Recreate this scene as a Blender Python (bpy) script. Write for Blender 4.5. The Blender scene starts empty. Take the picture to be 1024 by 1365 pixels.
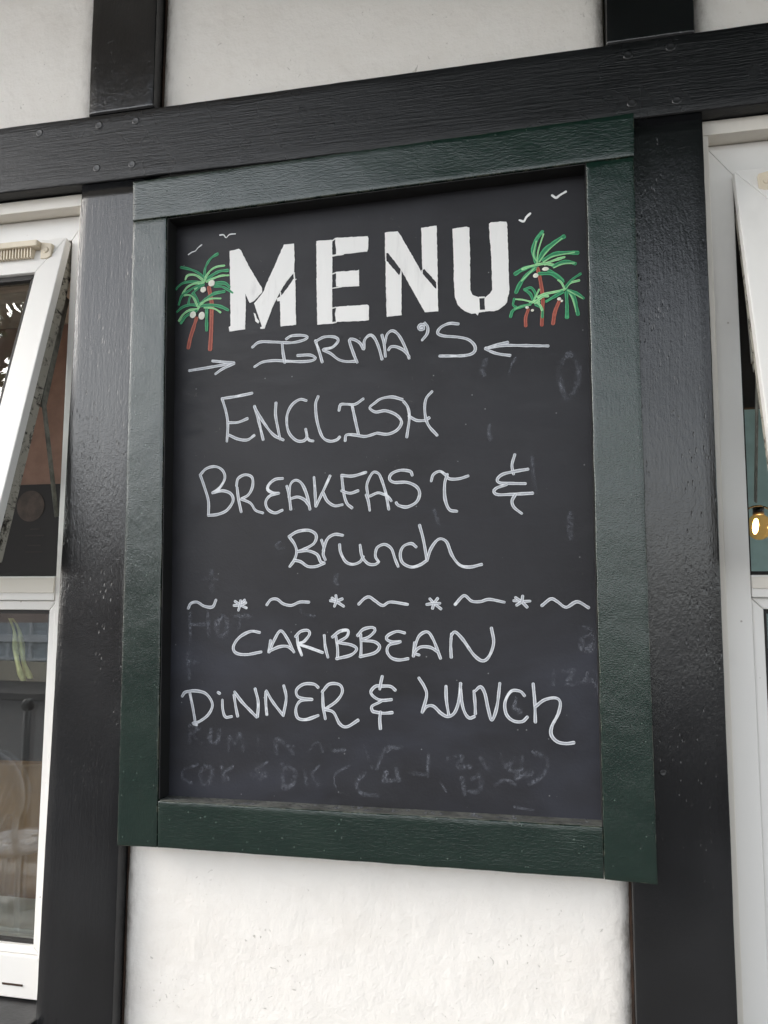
import bpy, bmesh, math, random
from mathutils import Vector, Matrix, noise
random.seed(7)
scene = bpy.context.scene
COL = scene.collection
Z0 = 1.2                      # the board's lower edge hangs 1.2 m above the pavement

# ------------------------------------------------------------------ camera
cam = bpy.data.cameras.new('camera'); camo = bpy.data.objects.new('camera', cam); COL.objects.link(camo)
yaw, pitch, roll = -0.22191889, 0.10996495, 0.00457824
fw = Vector((math.sin(yaw)*math.cos(pitch), math.cos(yaw)*math.cos(pitch), math.sin(pitch)))
rt = Vector((math.cos(yaw), -math.sin(yaw), 0)); up = rt.cross(fw)
r2 = rt*math.cos(roll) + up*math.sin(roll); u2 = -rt*math.sin(roll) + up*math.cos(roll)
M = Matrix((r2, u2, -fw)).transposed().to_4x4(); M.translation = (0.65172, -1.1173, 0.34712+Z0)
camo.matrix_world = M
cam.sensor_fit = 'HORIZONTAL'; cam.sensor_width = 36; cam.lens = 1100/1024*36
cam.clip_start = 0.05; cam.clip_end = 900
scene.camera = camo

# ------------------------------------------------------------------ sky and sun (bright overcast)
SUN_EL, SUN_AZ = 34, 246      # azimuth in degrees, clockwise from +Y
world = bpy.data.worlds.new('World'); scene.world = world; world.use_nodes = True
nt = world.node_tree; nt.nodes.clear()
sky = nt.nodes.new('ShaderNodeTexSky'); sky.sky_type = 'NISHITA'; sky.sun_disc = False
sky.sun_elevation = math.radians(SUN_EL); sky.sun_rotation = math.radians(SUN_AZ)
sky.dust_density = 1.5; sky.air_density = 1.0
bw = nt.nodes.new('ShaderNodeRGBToBW'); mixc = nt.nodes.new('ShaderNodeMix'); mixc.data_type = 'RGBA'
mixc.inputs[0].default_value = 0.79
bg = nt.nodes.new('ShaderNodeBackground'); bg.inputs[1].default_value = 0.15
wo = nt.nodes.new('ShaderNodeOutputWorld')
nt.links.new(sky.outputs[0], bw.inputs[0]); nt.links.new(sky.outputs[0], mixc.inputs[6])
nt.links.new(bw.outputs[0], mixc.inputs[7]); nt.links.new(mixc.outputs[2], bg.inputs[0]); nt.links.new(bg.outputs[0], wo.inputs[0])
sl = bpy.data.lights.new('sun', 'SUN'); sl.energy = 0.8; sl.angle = math.radians(30); sl.color = (1, .93, .84)
so = bpy.data.objects.new('sun', sl); COL.objects.link(so)
az, el = math.radians(SUN_AZ), math.radians(SUN_EL)
sd = Vector((math.sin(az)*math.cos(el), math.cos(az)*math.cos(el), math.sin(el)))
so.rotation_euler = sd.to_track_quat('Z', 'Y').to_euler(); so.location = (0, -6, 12)
vs = scene.view_settings; vs.view_transform = 'Standard'; vs.look = 'None'; vs.exposure = 1.88; vs.gamma = 1
scene.cycles.use_denoising = True
scene.cycles.max_bounces = 8; scene.cycles.transparent_max_bounces = 12

# ------------------------------------------------------------------ node material helpers
MATS = {}
class N:
    def __init__(s, name):
        m = bpy.data.materials.new(name); m.use_nodes = True; s.m = m; s.t = m.node_tree
        s.b = s.t.nodes['Principled BSDF']; MATS[name] = m; s._c = None
    def n(s, kind, **kw):
        x = s.t.nodes.new('ShaderNode'+kind)
        for k, v in kw.items(): setattr(x, k, v)
        return x
    def l(s, a, b): s.t.links.new(a, b)
    def coord(s):
        if not s._c: s._c = s.n('TexCoord').outputs['Object']
        return s._c
    def mapped(s, scale):
        mp = s.n('Mapping'); s.l(s.coord(), mp.inputs[0]); mp.inputs['Scale'].default_value = scale; return mp.outputs[0]
    def noise(s, scale, detail=4, rough=.6, dist=0):
        if not isinstance(scale, tuple): scale = (scale,)*3
        x = s.n('TexNoise'); s.l(s.mapped(scale), x.inputs['Vector']); x.inputs['Scale'].default_value = 1
        x.inputs['Detail'].default_value = detail; x.inputs['Roughness'].default_value = rough; x.inputs['Distortion'].default_value = dist
        return x.outputs['Fac']
    def voro(s, scale, rnd=1):
        if not isinstance(scale, tuple): scale = (scale,)*3
        x = s.n('TexVoronoi'); s.l(s.mapped(scale), x.inputs['Vector']); x.inputs['Scale'].default_value = 1
        x.inputs['Randomness'].default_value = rnd
        return x.outputs['Distance'], x.outputs['Color']
    def ramp(s, v, a, b, o0=0.0, o1=1.0):
        x = s.n('MapRange', interpolation_type='SMOOTHSTEP'); s.l(v, x.inputs[0])
        for i, q in enumerate((a, b, o0, o1)): x.inputs[i+1].default_value = q
        return x.outputs[0]
    def math(s, op, a, b=None, clamp=False):
        x = s.n('Math', operation=op, use_clamp=clamp)
        for i, q in enumerate((a, b)):
            if q is None: continue
            if hasattr(q, 'is_output'): s.l(q, x.inputs[i])
            else: x.inputs[i].default_value = q
        return x.outputs[0]
    def mix(s, f, a, b):
        x = s.n('Mix', data_type='RGBA')
        for i, q in ((0, f), (6, a), (7, b)):
            if hasattr(q, 'is_output'): s.l(q, x.inputs[i])
            else: x.inputs[i].default_value = q if i == 0 else (*q, 1)
        return x.outputs[2]
    def bump(s, parts, dist=.001):
        prev = None
        for h, st in parts:
            b = s.n('Bump'); b.inputs['Strength'].default_value = st; b.inputs['Distance'].default_value = dist
            s.l(h, b.inputs['Height'])
            if prev: s.l(prev, b.inputs['Normal'])
            prev = b.outputs[0]
        s.l(prev, s.b.inputs['Normal'])
    def set(s, col=None, rough=None, spec=None, ior=None, metal=None):
        for k, v in (('Base Color', col), ('Roughness', rough), ('Specular IOR Level', spec), ('IOR', ior), ('Metallic', metal)):
            if v is None: continue
            if hasattr(v, 'is_output'): s.l(v, s.b.inputs[k])
            else: s.b.inputs[k].default_value = (*v, 1) if k == 'Base Color' else v
        return s.m

def black_paint(name, vertical=True, col=(.0055, .0058, .0065), knots=True):
    k = N(name)
    g = (190, 40, 11) if vertical else (14, 60, 300)
    grain = k.noise(g, 5, .65, .3)
    fine = k.noise(420, 3, .6)
    wr = k.noise((340, 200, 110) if vertical else (150, 200, 330), 3, .55, .0)
    vd, vc = k.voro((330, 60, 70) if vertical else (70, 60, 330))
    sep = k.n('SeparateColor'); k.l(vc, sep.inputs[0])
    pit = k.math('MULTIPLY', k.ramp(vd, .10, .34, 1, 0), k.ramp(sep.outputs[0], .66, .76))
    pit = k.math('MULTIPLY', pit, k.ramp(k.noise((14, 10, 4) if vertical else (4, 10, 14), 2), .40, .56))
    if not vertical: pit = k.math('MULTIPLY', pit, .3)
    sd_, sc_ = k.voro(190)
    sp2 = k.n('SeparateColor'); k.l(sc_, sp2.inputs[0])
    speck = k.math('MULTIPLY', k.ramp(sd_, .06, .16, 1, 0), k.ramp(sp2.outputs[1], .945, .95))
    patch = k.noise(5, 3, .6)
    c = k.mix(k.ramp(patch, .35, .65), col, tuple(q*1.7 for q in col))
    c = k.mix(k.math('MULTIPLY', speck, .28), c, (.30, .29, .28))
    c = k.mix(k.math('MULTIPLY', pit, .8), c, (.003, .003, .003))
    k.set(c, k.ramp(patch, .3, .75, *((.15, .24) if vertical else (.24, .36))), .72 if vertical else .42)
    k.bump([(grain, .34 if vertical else .75), (wr, .27), (fine, .12), (k.math('MULTIPLY', pit, -1), .35), (k.noise((10, 10, 5) if vertical else (5, 10, 10), 2), .6)], .0013)
    return k.m
black_paint('black_paint_upright', True)
black_paint('black_paint_level', False)

def green_paint(name, up):
    k = N(name)
    a = k.noise((300, 300, 85) if up else (85, 300, 300), 4, .6, .1); b = k.noise(520, 3, .6, 0); p = k.noise(9, 3)
    c = k.mix(k.ramp(p, .3, .7), (.0034, .0150, .0108), (.0052, .0190, .0128))
    vd, vc = k.voro(110); sp = k.n('SeparateColor'); k.l(vc, sp.inputs[0])
    speck = k.math('MULTIPLY', k.ramp(vd, .05, .13, 1, 0), k.ramp(sp.outputs[1], .94, .945))
    scr = k.math('MULTIPLY', k.ramp(k.noise((30, 30, 260), 3, .7), .70, .74), k.ramp(k.noise(22, 2), .58, .66))
    c = k.mix(k.math('MULTIPLY', k.math('ADD', speck, scr, True), .5), c, (.16, .20, .17))
    # edges of the boards where the paint has worn thin
    ao = k.n('Attribute', attribute_name='edge', attribute_type='GEOMETRY'); e = ao.outputs['Fac']
    e = k.math('MULTIPLY', e, k.ramp(k.noise(38, 4, .7), .46, .60))
    c = k.mix(k.math('MULTIPLY', e, .5), c, (.15, .15, .11))
    k.set(c, k.ramp(p, .3, .7, .12, .20), .80)
    k.bump([(k.noise((14, 14, 14), 2), .8), (a, .36), (b, .26)], .0013)
green_paint('green_paint_upright', True); green_paint('green_paint_level', False)

def plain(name, col, rough=.5, var=.12, nscale=12, bump=0, bscale=200, spec=.5, metal=0):
    k = N(name); p = k.noise(nscale, 4)
    c = k.mix(k.ramp(p, .3, .7), tuple(q*(1-var) for q in col), tuple(min(1, q*(1+var)) for q in col))
    k.set(c, rough, spec, None, metal)
    if bump: k.bump([(k.noise(bscale, 4), bump)], .001)
    return k.m

def plaster():
    k = N('plaster_paint')
    big = k.noise(6, 3); mid = k.noise(55, 4, .6); fine = k.noise(300, 3, .65)
    vd, vc = k.voro(75); sp = k.n('SeparateColor'); k.l(vc, sp.inputs[0])
    pit = k.math('MULTIPLY', k.ramp(vd, .05, .15, 1, 0), k.ramp(sp.outputs[1], .79, .81))
    st = k.noise((9, 9, 14), 4, .7, .4)
    c = k.mix(k.ramp(st, .35, .75), (.81, .78, .735), (.77, .735, .685))
    c = k.mix(k.math('MULTIPLY', pit, .75), c, (.26, .23, .20))
    scr = k.math('MULTIPLY', k.ramp(k.noise((60, 60, 60), 2, .5, 3.0), .715, .735), k.ramp(k.noise(11, 2), .52, .60))
    c = k.mix(k.math('MULTIPLY', scr, .5), c, (.34, .31, .28))
    # grime gathered along the timbers
    mg = k.n('Attribute', attribute_name='margin', attribute_type='GEOMETRY').outputs['Fac']
    gr = k.math('MULTIPLY', mg, k.ramp(k.noise((70, 70, 26), 4, .75), .40, .66))
    c = k.mix(k.math('MULTIPLY', gr, .75), c, (.20, .165, .13))
    k.set(c, .55, .35)
    k.bump([(big, .7), (k.noise((30, 30, 18), 3, .5, .2), .85), (mid, .8), (fine, .22), (k.math('MULTIPLY', k.math('ADD', pit, scr), -1), .9)], .0020)
plaster()

def slate():
    k = N('chalkboard_paint')
    a = k.noise((5, 5, 7), 5, .6, .5); s = k.noise((9, 9, 30), 5, .7, .6); f = k.noise(260, 3)
    c = k.mix(k.ramp(a, .3, .7), (.0132, .0130, .0155), (.0205, .0205, .0245))
    c = k.mix(k.math('MULTIPLY', k.ramp(s, .45, .8), .3), c, (.038, .040, .048))
    sx = k.n('SeparateXYZ'); k.l(k.coord(), sx.inputs[0])
    dust_sky = k.ramp(k.math('SUBTRACT', k.noise((4, 4, 6), 4, .6, .7), k.math('MULTIPLY', k.math('SUBTRACT', sx.outputs[2], 1.45), .55)), .40, .85)
    c = k.mix(k.math('MULTIPLY', dust_sky, .6), c, (.043, .047, .066))  # chalk dust and reflected sky painted as one bluish tone low down
    vd, vc = k.voro(95); sp = k.n('SeparateColor'); k.l(vc, sp.inputs[0])
    dot = k.math('MULTIPLY', k.ramp(vd, .05, .13, 1, 0), k.ramp(sp.outputs[2], .95, .955))
    c = k.mix(k.math('MULTIPLY', dot, .5), c, (.3, .3, .31))
    hair = k.math('MULTIPLY', k.ramp(k.noise(70, 2, .5, 2.5), .735, .75), k.ramp(k.noise(6, 2), .5, .6))
    c = k.mix(k.math('MULTIPLY', hair, .35), c, (.10, .09, .085))
    k.set(c, k.ramp(s, .3, .7, .42, .58), .32)
    k.bump([(k.noise(55, 4), .25), (f, .22)], .0008)
slate()

def marker(name, edge, mid, streak=.5, alpha=False):
    """paint-marker stroke: pigment gathers along the two edges of the line"""
    k = N(name)
    at_ = k.n('Attribute', attribute_name='across', attribute_type='GEOMETRY')
    u = k.math('ABSOLUTE', at_.outputs['Fac'])
    nz = k.noise(130, 4, .7); nb = k.noise(34, 3, .6)
    f = k.ramp(k.math('ADD', u, k.math('MULTIPLY', k.math('SUBTRACT', nz, .5), streak)), .25, .85)
    f = k.math('MAXIMUM', f, k.ramp(nb, .54, .68))
    c = k.mix(f, mid, edge)
    k.set(c, .55, .35); k.bump([(nz, .3)], .0006)
    if alpha:
        a = k.math('MULTIPLY', k.ramp(k.noise(240, 3, .8), .30, .75), k.ramp(nb, .30, .62))
        a = k.math('MULTIPLY', a, k.ramp(u, .15, 1.0, 1, 0))
        k.l(k.math('MULTIPLY', a, .72), k.b.inputs['Alpha'])
    return k.m
marker('chalk_white', (.68, .70, .73), (.33, .35, .39), .8)
marker('chalk_residue', (.20, .21, .245), (.16, .17, .20), alpha=True)
marker('frond_dark', (.075, .40, .18), (.022, .20, .09), .9)
marker('frond_light', (.42, .74, .38), (.20, .54, .24), .9)
marker('trunk_red', (.46, .13, .085), (.27, .060, .042), 1.0)
marker('coconut_white', (.80, .80, .70), (.74, .74, .64))
marker('letter_white', (.82, .82, .82), (.78, .78, .78))
def letter_paint():
    k = N('white_letter_paint'); a = k.noise((60, 60, 12), 4, .6, .4); b = k.noise(25, 3)
    c = k.mix(k.math('MULTIPLY', k.ramp(a, .55, .8), .7), (.80, .795, .78), (.58, .57, .57))
    k.set(c, .5, .4); k.bump([(a, .5), (b, .4)], .001)
letter_paint()

def white_frame(name, col=(.80, .785, .755), dirt=.5):
    k = N(name); p = k.noise((9, 9, 5), 4, .65); s = k.noise((70, 70, 9), 4, .7)
    c = k.mix(k.math('MULTIPLY', k.ramp(p, .5, .8), dirt), col, tuple(q*.80 for q in col))
    vd, vc = k.voro(48); sp = k.n('SeparateColor'); k.l(vc, sp.inputs[0])
    dot = k.math('MULTIPLY', k.ramp(vd, .04, .09, 1, 0), k.ramp(sp.outputs[0], .90, .91))
    c = k.mix(k.math('MULTIPLY', dot, .6), c, (.25, .2, .17))
    k.set(c, k.ramp(p, .3, .7, .28, .42), .5); k.bump([(s, .18), (k.noise(30, 3), .25)], .0008)
white_frame('frame_white')
white_frame('frame_cream', (.74, .70, .63), .8)
def grimy():
    k = N('grimy_plastic'); a = k.noise((40, 40, 60), 5, .75, .6)
    k.set(k.mix(k.ramp(a, .50, .64), (.36, .34, .29), (.02, .016, .012)), .6, .3); k.bump([(a, .4)], .001)
grimy()
plain('vent_plastic', (.66, .58, .45), .45, .10)
plain('gasket_rubber', (.012, .010, .009), .6)
plain('stay_metal', (.16, .16, .14), .45, .35, 60, .3, 300, .5, .6)
plain('sill_paint', (.02, .02, .021), .4, .3, 30, .5, 120)
plain('nail_paint', (.010, .010, .011), .32, .2, 30, .3, 300, .7)
plain('peach_wall', (.33, .21, .16), .8)
plain('print_dim', (.028, .022, .018), .6)
plain('teal_wall', (.38, .55, .545), .8, .08)
plain('ceiling_paint', (.74, .69, .60), .8)
plain('wood_floor', (.16, .095, .055), .5, .3, 6)
plain('black_print', (.010, .009, .008), .6)
plain('print_brown', (.075, .055, .042), .6, .3, 30)
plain('tan_wood', (.40, .22, .095), .6, .18, 5, .3, 60)
plain('yellow_ribbon', (.84, .78, .36), .5, .25, 40)
plain('wire_black', (.012, .012, .012), .5)
plain('brass_cap', (.02, .018, .015), .4)
plain('iron_white', (.74, .76, .78), .4, .06)
plain('iron_black', (.012, .012, .014), .4)
plain('brick_pink', (.46, .35, .30), .8, .12, 2)
plain('render_cream', (.66, .58, .46), .8, .08, 2)
plain('roof_slate', (.07, .07, .075), .7, .2, 3)
plain('house_window_paint', (.78, .79, .80), .4)
plain('curtain', (.55, .58, .60), .8, .15, 20)
plain('paving', (.17, .16, .15), .85, .15, 3, .4, 60)
plain('asphalt', (.05, .05, .052), .85, .15, 4, .5, 150)
plain('kerb_stone', (.33, .32, .30), .8, .12, 5)
plain('awning_canvas', (.16, .22, .18), .85, .1, 3, .3, 400)
plain('lining_shade_black', (.006, .006, .006), .7)
plain('ledge_paint', (.075, .078, .070), .8, .45, 40, .5, 200)
plain('backdrop_dark', (.022, .014, .010), .6, .3, 8)
plain('shade_cloth', (.022, .017, .014), .8, .2, 20)
plain('bark', (.09, .065, .045), .9, .3, 8, .8, 40)
plain('leaf', (.050, .085, .022), .5, .35, 3)
plain('leaf_dark', (.028, .055, .016), .5, .35, 3)
plain('gap_brown', (.035, .018, .010), .8, .4, 50)

def glass(name, tint=(1, 1, 1), rough=.0, ior=1.85):
    k = N(name); fr = k.n('Fresnel'); gm = k.n('NewGeometry'); k.l(k.ramp(gm.outputs['Backfacing'], 0, 1, ior, 1/ior), fr.inputs[0])
    tr = k.n('BsdfTransparent'); tr.inputs[0].default_value = (*tint, 1)
    gl = k.n('BsdfGlossy'); gl.inputs['Roughness'].default_value = rough
    wob = k.n('Bump'); wob.inputs['Strength'].default_value = .05; wob.inputs['Distance'].default_value = .002
    k.l(k.noise(6, 1), wob.inputs['Height']); k.l(wob.outputs[0], gl.inputs['Normal'])
    mx = k.n('MixShader'); k.l(fr.outputs[0], mx.inputs[0]); k.l(tr.outputs[0], mx.inputs[1]); k.l(gl.outputs[0], mx.inputs[2])
    k.l(mx.outputs[0], k.t.nodes['Material Output'].inputs[0])
glass('window_glass', (.92, .94, .94)); 
def amber():
    k = N('amber_glass'); tr = k.n('BsdfTransparent'); tr.inputs[0].default_value = (1, .82, .52, 1)
    df = k.n('BsdfTranslucent'); df.inputs[0].default_value = (.9, .62, .28, 1); mx = k.n('MixShader'); mx.inputs[0].default_value = .008
    k.l(tr.outputs[0], mx.inputs[1]); k.l(df.outputs[0], mx.inputs[2]); k.l(mx.outputs[0], k.t.nodes['Material Output'].inputs[0])
amber()
def glow():
    k = N('filament_glow'); k.b.inputs['Emission Color'].default_value = (1, .58, .20, 1); k.b.inputs['Emission Strength'].default_value = 10
    k.set((1, .7, .3), .5)
glow()

# ------------------------------------------------------------------ object helpers
def tag(o, label=None, cat=None, group=None, kind=None):
    for k_, v in (('label', label), ('category', cat), ('group', group), ('kind', kind)):
        if v: o[k_] = v
    return o
def obj(name, bm, mat, parent=None, smooth=False):
    me = bpy.data.meshes.new(name); bm.to_mesh(me); bm.free()
    if smooth:
        for p in me.polygons: p.use_smooth = True
    me.materials.append(MATS[mat])
    o = bpy.data.objects.new(name, me); COL.objects.link(o)
    if parent: o.parent = parent; o.matrix_parent_inverse = parent.matrix_world.inverted()
    return o
def empty(name, loc, label, cat, group=None):
    o = bpy.data.objects.new(name, None); COL.objects.link(o); o.location = loc; o.empty_display_size = .05
    o.matrix_world = Matrix.Translation(loc)
    return tag(o, label, cat, group)
def bevel(bm, w, seg=2):
    if w: bmesh.ops.bevel(bm, geom=list(bm.edges), offset=w, segments=seg, affect='EDGES', profile=.6)
def prism(quad, y0, y1, bev=.0, bm=None, z0=Z0):
    """outline of (x, z) points on the wall, from depth y0 (street side) to y1"""
    b = bm or bmesh.new(); t = bmesh.new()
    f = [t.verts.new((x, y0, z+z0)) for x, z in quad]; k = [t.verts.new((x, y1, z+z0)) for x, z in quad]
    t.faces.new(f); t.faces.new(list(reversed(k))); n = len(quad)
    for i in range(n): t.faces.new((f[i], k[i], k[(i+1) % n], f[(i+1) % n]))
    bmesh.ops.recalc_face_normals(t, faces=t.faces)
    bevel(t, bev)
    if bm is None: b.free(); return t
    me = bpy.data.meshes.new('t'); t.to_mesh(me); t.free(); b.from_mesh(me); bpy.data.meshes.remove(me); return b
def box(x0, x1, y0, y1, z0, z1, bev=0, bm=None, base=Z0):
    return prism([(x0, z0), (x1, z0), (x1, z1), (x0, z1)], y0, y1, bev, bm, base)
def tube(path, r, seg=8, bm=None, flat=None):
    b = bm or bmesh.new(); rings = []
    P = [Vector(p) for p in path]
    for i, p in enumerate(P):
        d = (P[min(i+1, len(P)-1)] - P[max(i-1, 0)]).normalized()
        a = d.orthogonal().normalized() if abs(d.x) > .95 else d.cross(Vector((1, 0, 0))).normalized()
        c = d.cross(a)
        rr = r[i] if isinstance(r, (list, tuple)) else r
        rings.append([b.verts.new(p + (a*math.cos(2*math.pi*k/seg) + c*math.sin(2*math.pi*k/seg))*rr) for k in range(seg)])
    for i in range(len(rings)-1):
        for k in range(seg): b.faces.new((rings[i][k], rings[i][(k+1) % seg], rings[i+1][(k+1) % seg], rings[i+1][k]))
    b.faces.new(list(reversed(rings[0]))); b.faces.new(rings[-1])
    return b
def beam(name, length, width, depth, place, mat, parent, amp=.0008, r=.0018, n=90, seed=0, wedge=None):
    """hand-finished timber: rounded edges that wander a little. place(s, w, d) gives world coordinates"""
    prof = []
    def face(a, b, k):
        return [tuple(a[i]+(b[i]-a[i])*j/k for i in (0, 1)) for j in range(k)]
    x0, x1 = 0, width; y0, y1 = 0, depth
    prof += face((x0+r, y0), (x1-r, y0), 8) + [(x1-r, y0), (x1-r*.3, y0+r*.3), (x1, y0+r)] + face((x1, y0+r), (x1, y1), 3)[1:] + [(x1, y1), (x0, y1)]
    prof += face((x0, y1), (x0, y0+r), 3)[1:] + [(x0, y0+r), (x0+r*.3, y0+r*.3)]
    bm = bmesh.new(); rings = []
    for i in range(n+1):
        s = length*i/n; ring = []
        for w, d in prof:
            v = Vector((w*9+seed*7.3, d*9, s*6))
            g = Vector((noise.noise(v), noise.noise(v+Vector((40, 0, 0))), 0))*amp + Vector((noise.noise(Vector((w*60+seed, d*60, s*45))), noise.noise(Vector((w*60+9+seed, d*60, s*45))), 0))*amp*.45
            q = (wedge(s, w) if wedge else w) + g.x
            ring.append(bm.verts.new(place(s, q, d+g.y if d < depth*.5 else d)))
        rings.append(ring)
    m = len(prof)
    for i in range(n):
        for k in range(m): bm.faces.new((rings[i][k], rings[i][(k+1) % m], rings[i+1][(k+1) % m], rings[i+1][k]))
    bm.faces.new(rings[0]); bm.faces.new(rings[-1])
    bmesh.ops.recalc_face_normals(bm, faces=bm.faces)
    o = obj(name, bm, mat, parent, True)
    for p in o.data.polygons:
        if len(p.vertices) > 4: p.use_smooth = False
    return o
def lerp(a, b, t): return a+(b-a)*t

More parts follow.
